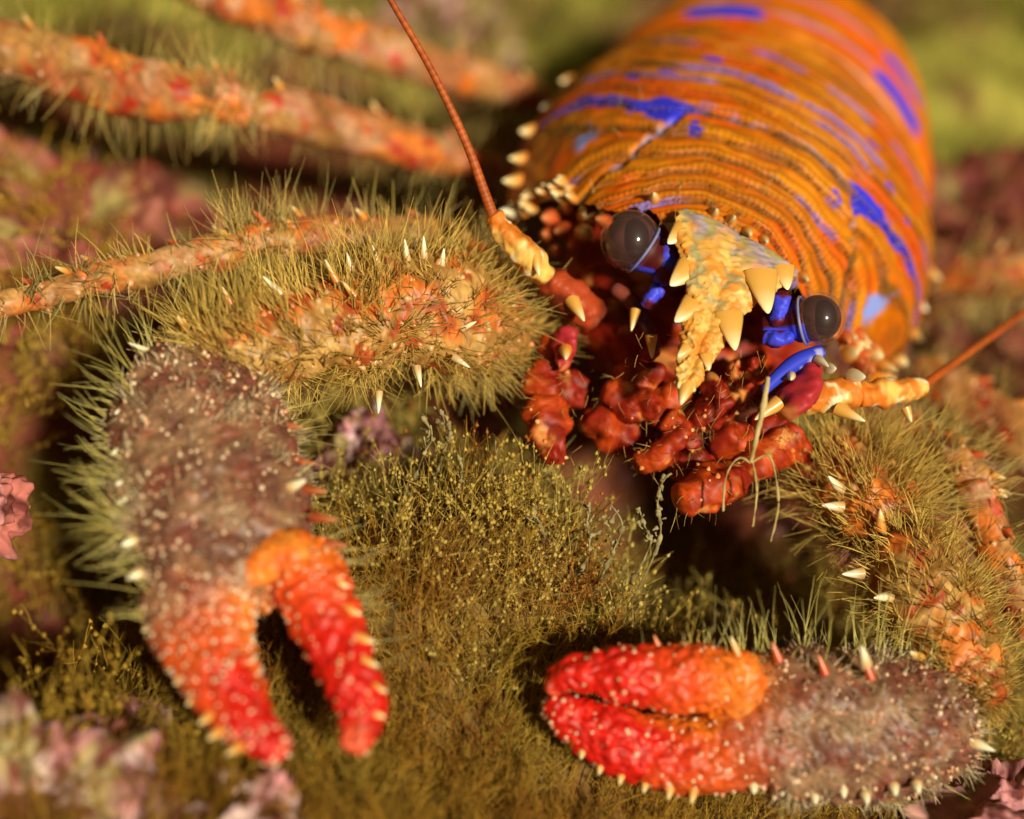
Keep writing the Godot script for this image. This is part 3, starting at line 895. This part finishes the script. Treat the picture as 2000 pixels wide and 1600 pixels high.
func left_arm() -> void:
	var arm := group_node("claw_arm", lobster)
	arm.set_meta("label", "hairy arm ending in an open red claw")
	var up1 := Vector3(0.05, 0.85, 0.5)
	var rough := func(_s: float, _a: float, p: Vector3) -> float: return fbm(p, 2.2) * 0.04 + absf(nz.get_noise_3dv(p * 7.0)) * 0.03 + nz.get_noise_3dv(p * 17.0) * 0.008
	var sh := vmat("claw", 0.45, 0.4)
	var hm := vmat("setae", 0.5, 0.3)
	# palm with the fixed finger
	var mb := MB.new()
	var palm := loft(mb, [[dp(420, 700, 10.5), 0.42, 0.24], [dp(398, 770, 10.38), 0.53, 0.3], [dp(390, 850, 10.22), 0.59, 0.33], [dp(408, 940, 10.05), 0.62, 0.33], [dp(425, 1030, 9.88), 0.6, 0.31], [dp(412, 1110, 9.75), 0.49, 0.27], [dp(390, 1180, 9.62), 0.35, 0.22], [dp(400, 1250, 9.5), 0.29, 0.18], [dp(432, 1325, 9.38), 0.24, 0.16], [dp(472, 1390, 9.27), 0.2, 0.13], [dp(513, 1440, 9.2), 0.14, 0.1], [dp(552, 1485, 9.14), 0.06, 0.05]], up1, 200, 110, 0.05, 0.04, palm_col(0.56, 0.5, 0.3), rough)
	part("palm", mb, sh, arm)
	# moving finger
	mb = MB.new()
	var fin := loft(mb, [[dp(575, 1060, 9.82), 0.16, 0.16], [dp(592, 1110, 9.76), 0.24, 0.18], [dp(618, 1180, 9.66), 0.22, 0.17], [dp(656, 1260, 9.54), 0.19, 0.15], [dp(692, 1335, 9.42), 0.165, 0.13], [dp(704, 1400, 9.33), 0.13, 0.1], [dp(680, 1470, 9.25), 0.07, 0.06]], up1, 130, 80, 0.08, 0.05, finger_col, rough)
	part("moving_finger", mb, sh, arm)
	# hinge knob at the finger's root and the orange ridge on the palm
	mb = MB.new()
	loft(mb, [[dp(470, 1160, 9.62), 0.08, 0.08], [dp(505, 1108, 9.66), 0.13, 0.12], [dp(560, 1080, 9.7), 0.15, 0.13], [dp(612, 1088, 9.74), 0.13, 0.12]], up1, 40, 30, 0.2, 0.2, func(_s: float, _a: float, p: Vector3) -> Color: return mix(Color(0.62, 0.09, 0.01), Color(0.68, 0.22, 0.03), fbm(p, 4.0) + 0.5) * blotch(p), rough)
	part("hinge", mb, sh, arm)
	# carpus and merus
	mb = MB.new()
	var carp := loft(mb, [[dp(790, 650, 10.95), 0.22, 0.22], [dp(700, 640, 10.85), 0.33, 0.32], [dp(580, 650, 10.68), 0.34, 0.32], [dp(470, 675, 10.55), 0.32, 0.28], [dp(370, 700, 10.45), 0.24, 0.22]], up1, 90, 72, 0.12, 0.15, hairy_col, rough)
	part("wrist", mb, sh, arm)
	mb = MB.new()
	var mer := loft(mb, [[dp(1010, 690, 11.7), 0.24, 0.24], [dp(940, 640, 11.45), 0.38, 0.38], [dp(850, 605, 11.2), 0.44, 0.42], [dp(740, 590, 11.0), 0.38, 0.36], [dp(660, 600, 10.9), 0.25, 0.25]], up1, 90, 72, 0.12, 0.15, hairy_col, rough)
	part("upper_arm", mb, sh, arm)
	# tubercles
	mb = MB.new()
	knobs(mb, palm, 1900, 0.007, 0.022, Color(0.72, 0.58, 0.4), Color(0.56, 0.24, 0.12), func(s: float, a: float) -> Vector2: return Vector2(0.75 if s < 0.75 else 0.3, 1.0))
	knobs(mb, fin, 260, 0.008, 0.022, Color(0.66, 0.22, 0.08), Color(0.66, 0.42, 0.26), func(s: float, a: float) -> Vector2: return Vector2(1.0 - 0.8 * s, 1.0))
	part("tubercles", mb, vmat("spine", 0.35), arm).set_meta("kind", "stuff")
	# fur: short fuzz on the palm, long pale fringe along its outer edge, dense golden fur on wrist and upper arm
	mb = MB.new()
	fur(mb, palm, 8500, 0.04, 0.11, Vector3(0, 0.1, 0.1), 0.0065, Color(0.12, 0.05, 0.025), Color(0.82, 0.66, 0.42), func(s: float, a: float) -> Vector2: return Vector2(1.0 - sm(0.4, 0.58, s), 1.0), 0.5)
	fur(mb, palm, 5200, 0.14, 0.36, Vector3(-0.4, 0.3, 0.0), 0.005, Color(0.62, 0.54, 0.19), Color(0.46, 0.36, 0.09), func(s: float, a: float) -> Vector2: return Vector2((bump(a, 0.0, 0.13) + bump(a, 1.0, 0.13)) * (1.0 - sm(0.45, 0.62, s)), 1.1), 0.3)
	fur(mb, palm, 3000, 0.12, 0.28, Vector3(0.4, 0.2, 0.1), 0.005, OLIVE_HAIR, PALE_HAIR, func(s: float, a: float) -> Vector2: return Vector2(bump(a, 0.5, 0.12) * (1.0 - sm(0.35, 0.5, s)), 1.0), 0.35)
	fur(mb, fin, 1300, 0.14, 0.28, Vector3(0.6, 0.15, 0.0), 0.005, OLIVE_HAIR, PALE_HAIR, func(s: float, a: float) -> Vector2: return Vector2(bump(a, 0.5, 0.12) * sm(0.75, 0.4, s), 1.0), 0.3)
	fur(mb, carp, 3800, 0.12, 0.34, Vector3(-0.35, 0.45, 0.0), 0.006, GOLD_HAIR, OLIVE_HAIR, none, 0.4)
	fur(mb, mer, 3800, 0.12, 0.32, Vector3(0.1, 0.35, 0.1), 0.006, GOLD_HAIR, OLIVE_HAIR, none, 0.4)
	fur(mb, mer, 1500, 0.2, 0.36, Vector3(0.5, -0.1, 0.1), 0.005, PALE_HAIR, GOLD_HAIR, func(s: float, _a: float) -> Vector2: return Vector2(1.0 if s < 0.35 else 0.0, 1.0), 0.4)
	part("setae", mb, hm, arm).set_meta("kind", "stuff")
	mb = MB.new()
	knobs(mb, carp, 260, 0.01, 0.03, Color(0.5, 0.36, 0.16), Color(0.6, 0.2, 0.06), none)
	knobs(mb, mer, 260, 0.01, 0.03, Color(0.5, 0.36, 0.16), Color(0.6, 0.2, 0.06), none)
	part("crust", mb, vmat("spine", 0.35), arm).set_meta("kind", "stuff")
	# white spines along the outer edge, small amber ones towards the tip
	for q in [[232, 800, 10.3], [224, 880, 10.17], [234, 938, 10.07], [236, 975, 10.0], [246, 1056, 9.85], [258, 1120, 9.74]]:
		var p := dp(q[0] + 14, q[1], q[2] - 0.22)
		spine(arm, p, -rt * 0.6 + upw * -0.25 - fw * 0.6, 0.09, 0.045, "white")
	for q in [[276, 1178, 9.64], [290, 1215, 9.58], [318, 1255, 9.52], [336, 1287, 9.46], [352, 1318, 9.41], [376, 1358, 9.35], [400, 1395, 9.29], [418, 1425, 9.25], [455, 1455, 9.2]]:
		var p := dp(q[0] + 14, q[1], q[2] - 0.08)
		spine(arm, p, -rt * 0.7 + upw * -0.5 - fw * 0.3, 0.1, 0.045, "amber")
	for q in [[545, 830, 10.2], [570, 900, 10.08], [592, 955, 9.97], [612, 1010, 9.87], [630, 1060, 9.78]]:
		spine(arm, dp(q[0], q[1], q[2]), rt * 0.9 + upw * -0.1 - fw * 0.2, 0.17, 0.045, "dark")
	spine(arm, dp(570, 950, 9.85), rt * 0.7 + upw * 0.3 - fw * 0.4, 0.12, 0.045, "white")
	for q in [[665, 1135, 9.62], [690, 1190, 9.55], [715, 1245, 9.47], [722, 1290, 9.42], [738, 1340, 9.36], [735, 1390, 9.3]]:
		spine(arm, dp(q[0] - 14, q[1], q[2]), rt * 0.8 - upw * 0.25 - fw * 0.2, 0.11, 0.04, "amber")
	# the big spines among the fur
	for q in [[300, 690, 10.3, -0.8, 0.35, 0.3, "white"], [545, 570, 10.4, -0.6, 0.6, 0.26, "white"], [655, 545, 10.5, -0.4, 0.8, 0.26, "amber"], [690, 575, 10.52, -0.5, 0.6, 0.2, "amber"], [685, 525, 10.7, -0.2, 0.9, 0.2, "white"], [735, 510, 10.75, -0.2, 0.9, 0.2, "white"], [795, 505, 10.8, -0.1, 0.9, 0.24, "white"], [828, 500, 10.82, 0.0, 0.9, 0.24, "white"], [862, 520, 10.85, 0.15, 0.9, 0.22, "white"], [450, 590, 10.4, -0.4, 0.8, 0.2, "amber"], [360, 640, 10.35, -0.4, 0.8, 0.16, "amber"], [905, 640, 10.85, 0.7, 0.3, 0.18, "white"], [890, 700, 10.8, 0.6, -0.4, 0.22, "white"], [815, 720, 10.75, 0.2, -0.9, 0.24, "white"], [740, 770, 10.7, 0.0, -0.9, 0.24, "white"]]:
		spine(arm, dp(q[0], q[1], q[2]), rt * q[3] + upw * q[4] - fw * 0.3, q[5] * 0.6, 0.03, q[6])

func right_arm() -> void:
	var arm := group_node("claw_arm", lobster)
	arm.set_meta("label", "hairy arm folded round with a closed red claw")
	var up1 := Vector3(-0.1, 0.68, 0.72)
	var rough := func(_s: float, _a: float, p: Vector3) -> float: return fbm(p, 2.2) * 0.04 + absf(nz.get_noise_3dv(p * 7.0)) * 0.03 + nz.get_noise_3dv(p * 17.0) * 0.008
	var sh := vmat("claw", 0.45, 0.4)
	var hm := vmat("setae", 0.5, 0.3)
	var mb := MB.new()
	var palm := loft(mb, [[dp(1895, 1410, 10.45), 0.26, 0.2], [dp(1835, 1412, 10.4), 0.38, 0.28], [dp(1740, 1418, 10.34), 0.47, 0.33], [dp(1640, 1418, 10.28), 0.5, 0.34], [dp(1540, 1418, 10.22), 0.5, 0.32], [dp(1460, 1435, 10.18), 0.42, 0.28], [dp(1390, 1472, 10.14), 0.27, 0.22], [dp(1300, 1472, 10.1), 0.235, 0.19], [dp(1215, 1448, 10.06), 0.215, 0.16], [dp(1140, 1416, 10.02), 0.175, 0.13], [dp(1090, 1388, 10.0), 0.11, 0.09], [dp(1062, 1372, 9.99), 0.05, 0.05]], up1, 200, 110, 0.05, 0.04, palm_col(0.47, 0.0, 0.1), rough)
	part("palm", mb, sh, arm)
	mb = MB.new()
	var fin := loft(mb, [[dp(1450, 1320, 10.1), 0.14, 0.14], [dp(1400, 1322, 10.04), 0.2, 0.18], [dp(1320, 1326, 9.98), 0.205, 0.17], [dp(1240, 1318, 9.95), 0.18, 0.15], [dp(1165, 1314, 9.93), 0.145, 0.12], [dp(1105, 1322, 9.93), 0.09, 0.08], [dp(1066, 1350, 9.95), 0.04, 0.04]], up1, 130, 80, 0.1, 0.05, finger_col, rough)
	part("moving_finger", mb, sh, arm)
	mb = MB.new()
	loft(mb, [[dp(1432, 1272, 10.04), 0.1, 0.1], [dp(1445, 1312, 10.06), 0.13, 0.12], [dp(1450, 1356, 10.05), 0.14, 0.12], [dp(1418, 1402, 10.02), 0.1, 0.1]], up1, 44, 28, 0.2, 0.2, func(_s: float, _a: float, p: Vector3) -> Color: return mix(Color(0.62, 0.09, 0.01), Color(0.68, 0.22, 0.03), fbm(p, 4.0) + 0.5) * blotch(p), rough)
	part("hinge", mb, sh, arm)
	mb = MB.new()
	var carp := loft(mb, [[dp(1745, 1040, 11.0), 0.24, 0.24], [dp(1790, 1130, 10.85), 0.34, 0.32], [dp(1840, 1230, 10.72), 0.34, 0.32], [dp(1885, 1330, 10.58), 0.28, 0.27], [dp(1910, 1400, 10.52), 0.2, 0.2]], up1, 80, 66, 0.12, 0.15, hairy_col, rough)
	part("wrist", mb, sh, arm)
	mb = MB.new()
	var mer := loft(mb, [[dp(1620, 860, 11.7), 0.22, 0.22], [dp(1650, 920, 11.45), 0.32, 0.32], [dp(1700, 990, 11.25), 0.35, 0.34], [dp(1745, 1050, 11.1), 0.28, 0.27]], up1, 80, 66, 0.14, 0.15, hairy_col, rough)
	part("upper_arm", mb, sh, arm)
	mb = MB.new()
	knobs(mb, palm, 1500, 0.007, 0.022, Color(0.72, 0.58, 0.4), Color(0.56, 0.22, 0.1), func(s: float, a: float) -> Vector2: return Vector2(0.75 if s < 0.65 else 0.2, 1.0))
	knobs(mb, fin, 260, 0.008, 0.022, Color(0.66, 0.22, 0.08), Color(0.66, 0.42, 0.26), func(s: float, a: float) -> Vector2: return Vector2(1.0 - 0.9 * s, 1.0))
	part("tubercles", mb, vmat("spine", 0.35), arm).set_meta("kind", "stuff")
	mb = MB.new()
	fur(mb, palm, 8000, 0.04, 0.11, Vector3(0.1, 0.1, 0.1), 0.0065, Color(0.12, 0.05, 0.025), Color(0.82, 0.66, 0.42), func(s: float, a: float) -> Vector2: return Vector2(1.0 - sm(0.36, 0.5, s), 1.0), 0.5)
	fur(mb, palm, 4000, 0.16, 0.44, Vector3(-0.15, 0.7, -0.1), 0.0052, Color(0.62, 0.54, 0.19), Color(0.46, 0.36, 0.09), func(s: float, a: float) -> Vector2: return Vector2((bump(a, 0.0, 0.13) + bump(a, 1.0, 0.13) + bump(a, 0.5, 0.05) * 0.3) * (1.0 - sm(0.4, 0.55, s)), 1.1), 0.22)
	fur(mb, fin, 500, 0.1, 0.24, Vector3(-0.1, 0.7, 0.0), 0.005, OLIVE_HAIR, PALE_HAIR, func(s: float, a: float) -> Vector2: return Vector2((bump(a, 0.0, 0.12) + bump(a, 1.0, 0.12)) * sm(0.6, 0.3, s), 1.0), 0.3)
	fur(mb, carp, 3200, 0.1, 0.3, Vector3(-0.15, 0.35, 0.1), 0.006, GOLD_HAIR, OLIVE_HAIR, none, 0.45)
	fur(mb, mer, 2900, 0.14, 0.4, Vector3(-0.15, 0.45, 0.1), 0.006, GOLD_HAIR, OLIVE_HAIR, none, 0.4)
	part("setae", mb, hm, arm).set_meta("kind", "stuff")
	for q in [[1140, 1462], [1175, 1492], [1215, 1512], [1262, 1528], [1310, 1540], [1355, 1548]]:
		spine(arm, dp(q[0], q[1] - 8, 9.98), -upw * 0.9 - rt * 0.2 - fw * 0.3, 0.1, 0.042, "amber")
	for q in [[1400, 1530], [1470, 1552], [1525, 1556], [1590, 1572], [1645, 1560], [1690, 1572], [1745, 1556], [1790, 1552]]:
		spine(arm, dp(q[0], q[1] - 18, 10.02), -upw * 0.5 - fw * 0.8, 0.075, 0.042, "white")
	for q in [[1130, 1285, "red"], [1215, 1262, "red"], [1290, 1262, "red"], [1345, 1275, "red"], [1395, 1290, "amber"], [1440, 1265, "amber"], [1520, 1275, "red"], [1610, 1300, "red"], [1700, 1310, "red"]]:
		spine(arm, dp(q[0], q[1] + 12, 10.0), upw * 0.9 - rt * 0.35 - fw * 0.2, 0.13 if q[0] > 1280 else 0.07, 0.035, q[2])
	for q in [[1640, 955, 10.9, -0.5, 0.5, "white"], [1640, 990, 10.85, -0.9, 0.1, "white"], [1680, 1120, 10.7, -0.9, 0.0, "white"], [1735, 1165, 10.6, -0.5, 0.0, "white"], [1795, 1285, 10.4, -0.3, 0.2, "gold"], [1720, 1030, 10.8, -0.1, 0.8, "amber"], [1690, 1295, 10.0, -0.2, 0.6, "white"], [1900, 1450, 10.2, 0.6, -0.2, "white"]]:
		spine(arm, dp(q[0], q[1], q[2]), rt * q[3] + upw * q[4] - fw * 0.35, 0.15, 0.045, q[5])

# ---------------------------------------------------------------- walking legs
func leg_col(s: float, a: float, p: Vector3) -> Color:
	var c := mix(Color(0.38, 0.18, 0.055), Color(0.32, 0.11, 0.045), sm(-0.2, 0.3, fbm(p, 1.8)))
	c = mix(c, Color(0.62, 0.15, 0.02), sm(0.12, 0.36, fbm(p + Vector3(2, 2, 9), 1.4)))
	c = mix(c, Color(0.64, 0.2, 0.03), sm(0.12, 0.0, s) * 0.7)
	c = mix(c, Color(0.42, 0.02, 0.012), sm(0.28, 0.4, fbm(p + Vector3(6, 4, 0), 3.0)))
	c = mix(c, Color(0.55, 0.33, 0.2), sm(0.2, 0.4, fbm(p + Vector3(0, 4, 6), 2.4)) * 0.6)
	return c * (1.0 + 0.3 * fbm(p, 8.0)) * blotch(p)

func leg(label: String, segs: Array, hairs: int, hl: float, lean: Vector3, tint: float) -> void:
	var o := group_node("walking_leg", lobster)
	o.set_meta("label", label)
	var hb := MB.new()
	var kb := MB.new()
	var rough := func(_s: float, _a: float, p: Vector3) -> float: return fbm(p, 1.6) * 0.06
	for j in segs.size():
		var ctrl := []
		for q in segs[j]: ctrl.append([dp(q[0], q[1], q[2]), q[3] * 0.7, q[3] * 0.86])
		var mb := MB.new()
		var col := func(s: float, a: float, p: Vector3) -> Color: return mix(leg_col(s, a, p), hairy_col(s, a, p), tint)
		var g := loft(mb, ctrl, upw, 80, 48, 0.08, 0.1, col, rough)
		part(["upper_segment", "middle_segment", "lower_segment", "tip_segment"][j], mb, vmat("claw", 0.45, 0.4), o)
		fur(hb, g, hairs * (9 if j < 2 else 5) / 10, hl * 0.4, hl, lean, 0.005, GOLD_HAIR, Color(0.4, 0.34, 0.12), none, 0.4)
		fur(hb, g, hairs / 3, hl * 0.5, hl, Vector3(0.1, -0.8, 0.2), 0.0055, PALE_HAIR, GOLD_HAIR, func(_s: float, a: float) -> Vector2: return Vector2(1.0 if a > 0.5 else 0.3, 1.0), 0.3)
		knobs(kb, g, 26, 0.015, 0.03, Color(0.6, 0.36, 0.2), Color(0.6, 0.2, 0.1), none)
		for t in 4:
			var id := g.at((t + 0.6) / 4.0, 0.25 + rng.randf_range(-0.06, 0.06))
			spine(o, g.p[id], g.n[id] * 0.6 + (g.p[g.at(1, 0)] - g.p[g.at(0, 0)]).normalized() * 0.6, 0.11, 0.035, ["amber", "red", "amber"][t % 3])
	part("tubercles", kb, vmat("spine", 0.35), o).set_meta("kind", "stuff")
	part("setae", hb, vmat("setae", 0.5, 0.3), o).set_meta("kind", "stuff")

func legs() -> void:
	var upl := Vector3(-0.15, 0.5, 0.1)
	leg("slender orange leg over the hairy arm", [[[960, 530, 12.1, 0.2], [840, 480, 11.8, 0.24], [700, 470, 11.55, 0.22], [560, 470, 11.35, 0.18]], [[580, 475, 11.35, 0.15], [500, 470, 11.25, 0.18], [460, 485, 11.2, 0.15]], [[480, 480, 11.2, 0.15], [380, 505, 11.15, 0.14], [260, 535, 11.1, 0.14], [160, 545, 11.05, 0.13]], [[180, 540, 11.05, 0.12], [90, 575, 11.0, 0.12], [0, 600, 10.95, 0.1], [-120, 640, 10.9, 0.05]]], 650, 0.3, upl, 0.45)
	leg("thick orange leg with a pale hairy edge", [[[1040, 370, 14.4, 0.1], [930, 325, 13.9, 0.17], [830, 295, 13.6, 0.22], [660, 245, 13.0, 0.24], [480, 210, 12.5, 0.22]], [[490, 215, 12.45, 0.2], [430, 195, 12.35, 0.25], [380, 180, 12.3, 0.2]], [[410, 195, 12.3, 0.22], [280, 175, 12.3, 0.29], [130, 130, 12.4, 0.3], [0, 85, 12.5, 0.26], [-150, 30, 12.6, 0.2]]], 500, 0.34, upl, 0.2)
	leg("pinkish banded leg behind the others", [[[1080, 205, 15.3, 0.14], [930, 155, 14.6, 0.22], [800, 115, 14.1, 0.25], [660, 75, 13.7, 0.25]], [[680, 80, 13.65, 0.22], [600, 55, 13.5, 0.28], [540, 40, 13.4, 0.22]], [[570, 45, 13.4, 0.24], [450, 0, 13.4, 0.22], [300, -60, 13.5, 0.2]]], 350, 0.3, upl, 0.1)
	var upr := Vector3(0.15, 0.5, 0.1)
	leg("orange leg bent downwards beside the closed claw", [[[1720, 850, 12.2, 0.18], [1790, 860, 11.9, 0.22], [1850, 890, 11.65, 0.2]], [[1840, 890, 11.6, 0.2], [1890, 935, 11.4, 0.21], [1920, 980, 11.35, 0.17]], [[1890, 940, 11.3, 0.16], [1930, 1030, 11.2, 0.17], [1970, 1130, 11.1, 0.16], [2010, 1250, 11.0, 0.13]]], 650, 0.3, upr, 0.15)
	leg("orange leg with pale dots behind the long antenna", [[[1790, 720, 13.2, 0.2], [1870, 770, 12.9, 0.26], [1960, 840, 12.6, 0.27], [2080, 930, 12.3, 0.24]]], 300, 0.26, upr, 0.1)
	leg("pale hairy leg against the dark rock", [[[1800, 600, 14.6, 0.2], [1870, 560, 14.2, 0.25], [1960, 535, 14.0, 0.25], [2100, 530, 13.8, 0.24]]], 380, 0.42, upr, 0.3)

# ---------------------------------------------------------------- algae turf and small things
func tuft_mesh(seed_n: int, strands: int, spread: float, h: float, r: float, beads: bool) -> ArrayMesh:
	var mb := MB.new()
	var rg := RandomNumberGenerator.new()
	rg.seed = seed_n
	for k in strands:
		var a := rg.randf() * TAU
		var d := sqrt(rg.randf()) * spread
		var root := Vector3(cos(a) * d, 0, sin(a) * d)
		var dir := (Vector3(0, 1, 0) + Vector3(rg.randfn(), 0.2, rg.randfn()) * 0.28).normalized()
		var len := h * rg.randf_range(0.5, 1.2)
		var bend := Vector3(rg.randfn(), rg.randfn() * 0.4, rg.randfn()) * 0.25
		var c := Color(1, 1, 1) * rg.randf_range(0.6, 1.35)
		var tipc := c * Color(1.15, 1.15, 1.0)
		hair(mb, root, dir, bend, len, r, c, tipc, 4)
		for b in 3:
			var t := rg.randf_range(0.3, 0.95)
			var p := root + dir * (len * t) + bend * (len * t * t)
			hair(mb, p, (dir + Vector3(rg.randfn(), rg.randfn(), rg.randfn()) * 0.6).normalized(), bend * 0.5, len * rg.randf_range(0.15, 0.4), r * 0.75, c, tipc, 2)
		if beads:
			for b in 4:
				var t := rg.randf_range(0.4, 1.0)
				var p := root + dir * (len * t) + bend * (len * t * t) + Vector3(rg.randfn(), rg.randfn(), rg.randfn()) * r * 2.0
				var q := r * rg.randf_range(1.6, 3.2)
				var b0 := mb.v.size()
				for ax in [Vector3(1, 0, 0), Vector3(-1, 0, 0), Vector3(0, 1.5, 0), Vector3(0, -1.5, 0), Vector3(0, 0, 1), Vector3(0, 0, -1)]:
					mb.v.append(p + ax * q); mb.n.append(ax.normalized()); mb.c.append(tipc)
				for f in [[0, 4, 2], [4, 1, 2], [1, 5, 2], [5, 0, 2], [4, 0, 3], [1, 4, 3], [5, 1, 3], [0, 5, 3]]:
					for w in f: mb.i.append(b0 + w)
	return mb.mesh()

func scatter(called: String, mesh: ArrayMesh, spots: Array, cols: Array, s0: float, s1: float, label: String, category: String) -> void:
	var mm := MultiMesh.new()
	mm.transform_format = MultiMesh.TRANSFORM_3D
	mm.use_colors = true
	mm.mesh = mesh
	mm.instance_count = spots.size()
	for k in spots.size():
		var lean := Vector3(rng.randfn(), 0, rng.randfn()) * 0.22
		var y := (Vector3.UP + lean).normalized()
		var x := y.cross(Vector3(sin(k * 1.7), 0.1, cos(k * 1.7))).normalized()
		var sc := rng.randf_range(s0, s1)
		mm.set_instance_transform(k, Transform3D(Basis(x, y, x.cross(y)).scaled(Vector3.ONE * sc), spots[k]))
		mm.set_instance_color(k, cols[k])
	var o := MultiMeshInstance3D.new()
	o.name = called
	o.multimesh = mm
	o.material_override = vmat("algae", 0.6, 0.25)
	o.scale = Vector3.ONE * 0.01
	add_child(o, true)
	tag(o, label, category, "", "stuff")

func turf() -> void:
	var spots := [[], [], [], []]
	var cols := [[], [], [], []]
	# dense brown turf between and under the claws
	for k in 2600:
		var x := rng.randf_range(-3.6, 4.2)
		var z := rng.randf_range(-0.4, 5.2)
		var p := Vector3(x, ground_y(x, z) - 0.03, z)
		var d := fbm(p, 0.9)
		if x < -2.4 - (z - 3.0) * 0.1 and rng.randf() < 0.75: continue
		var j := 0 if z > 1.7 + rng.randfn() * 0.45 else 1
		spots[j].append(p)
		var c := mix(Color(0.43, 0.21, 0.025), Color(0.44, 0.3, 0.05), d + 0.4)
		if j == 1: c = mix(Color(0.44, 0.29, 0.06), Color(0.5, 0.39, 0.12), d + 0.4)
		c = mix(c, Color(0.3, 0.11, 0.02), sm(0.15, 0.4, fbm(p + Vector3(4, 4, 4), 1.2)))
		cols[j].append(c)
	# the wider ground: green carpet behind, thin tufts elsewhere
	for k in 1500:
		var x := rng.randf_range(-12.0, 12.0)
		var z := rng.randf_range(-26.0, 0.5)
		var p := Vector3(x, ground_y(x, z) - 0.03, z)
		if Vector2(x * 0.7, z + 2.0).length() < 2.6: continue
		spots[2].append(p)
		cols[2].append(mix(ground_col(p), Color(0.34, 0.3, 0.07), rng.randf() * 0.4))
	for k in 420:
		var x := rng.randf_range(-7.0, -3.0)
		var z := rng.randf_range(-1.5, 4.0)
		var p := Vector3(x, ground_y(x, z) - 0.03, z)
		spots[3].append(p)
		cols[3].append(mix(Color(0.43, 0.21, 0.025), Color(0.44, 0.3, 0.05), rng.randf()))
	scatter("algae_turf", tuft_mesh(1, 12, 0.16, 0.42, 0.005, false), spots[0], cols[0], 0.7, 1.35, "brown filamentous algae turf between the two claws", "algae")
	scatter("hydroid_turf", tuft_mesh(2, 10, 0.15, 0.46, 0.005, true), spots[1], cols[1], 0.7, 1.4, "pale knobbly hydroid turf under the head", "hydroids")
	scatter("algae_carpet", tuft_mesh(3, 9, 0.3, 0.55, 0.014, false), spots[2], cols[2], 0.7, 1.6, "green and red algae carpet behind the animal", "algae")
	scatter("sparse_tufts", tuft_mesh(4, 10, 0.12, 0.5, 0.006, true), spots[3], cols[3], 0.7, 1.5, "thin brown algae tufts in the hollow beside the open claw", "algae")

func small_things() -> void:
	# a loose strand that hangs in front of the mouth
	var mb := MB.new()
	var col := func(_s: float, _a: float, p: Vector3) -> Color: return mix(Color(0.3, 0.2, 0.06), Color(0.5, 0.38, 0.18), fbm(p, 5.0) + 0.5)
	var kn := func(_s: float, _a: float, p: Vector3) -> float: return fbm(p, 8.0) * 0.012
	loft(mb, [[dp(1500, 735, 10.4), 0.012, 0.012], [dp(1492, 790, 10.4), 0.02, 0.02], [dp(1480, 845, 10.4), 0.02, 0.02], [dp(1466, 905, 10.4), 0.013, 0.013]], upw, 60, 8, 0.02, 0.02, col, kn)
	for b in [[[1466, 905], [1445, 895], [1425, 915], [1415, 950], [1412, 1000]], [[1466, 905], [1500, 890], [1515, 930], [1520, 990], [1505, 1060]], [[1470, 900], [1478, 960], [1470, 1030]]]:
		var ctrl := []
		for q in b: ctrl.append([dp(q[0], q[1], 10.4), 0.008, 0.008])
		loft(mb, ctrl, upw, 40, 6, 0.02, 0.02, col, kn)
	var o := part("algae_strand", mb, vmat("algae", 0.6, 0.25), self)
	o.scale = Vector3.ONE * 0.01
	tag(o, "beige forked algae strand hanging in front of the mouth", "algae")
	var bead := func(_s: float, _a: float, p: Vector3) -> Color: return mix(Color(0.14, 0.1, 0.04), Color(0.36, 0.3, 0.15), fbm(p, 9.0) + 0.5)
	var lumpy := func(_s: float, _a: float, p: Vector3) -> float: return maxf(0.0, fbm(p, 11.0)) * 0.035
	var stalks := [[[955, 960], [948, 900], [962, 850]], [[905, 960], [898, 925], [905, 880]], [[1145, 1060], [1140, 1000], [1160, 955]], [[1200, 1060], [1205, 1000], [1190, 960]], [[1290, 1040], [1292, 960], [1298, 900]], [[1255, 1050], [1262, 1000], [1258, 965]], [[1060, 1050], [1062, 1000], [1050, 965]], [[870, 850], [882, 815], [878, 785]], [[820, 870], [835, 835], [845, 805]]]
	for st in stalks:
		mb = MB.new()
		var ctrl := []
		var base := dp(st[0][0], st[0][1], 10.75)
		ctrl.append([Vector3(base.x, ground_y(base.x, base.z) - 0.05, base.z), 0.012, 0.012])
		for q in st: ctrl.append([dp(q[0] + rng.randf_range(-12, 12), q[1] + 25, 10.75), 0.006, 0.006])
		loft(mb, ctrl, upw, 90, 7, 0.01, 0.02, bead, lumpy)
		for b in 7:
			var p0: Vector3 = ctrl[1][0].lerp(ctrl[3][0], 0.1 + 0.13 * b)
			var d := (upw * 0.7 + rv() * 0.8).normalized() * rng.randf_range(0.05, 0.12)
			loft(mb, [[p0, 0.005, 0.005], [p0 + d * 0.5 + rv() * 0.01, 0.005, 0.005], [p0 + d, 0.01, 0.01]], Vector3(0.2, 0.3, 0.9), 14, 6, 0.05, 0.25, bead, lumpy)
		var h := part("hydroid", mb, vmat("algae", 0.6, 0.25), self)
		h.scale = Vector3.ONE * 0.01
		tag(h, "thin knobbly hydroid stalk standing before the dark gap under the head", "hydroid", "hydroid stalks under the head")
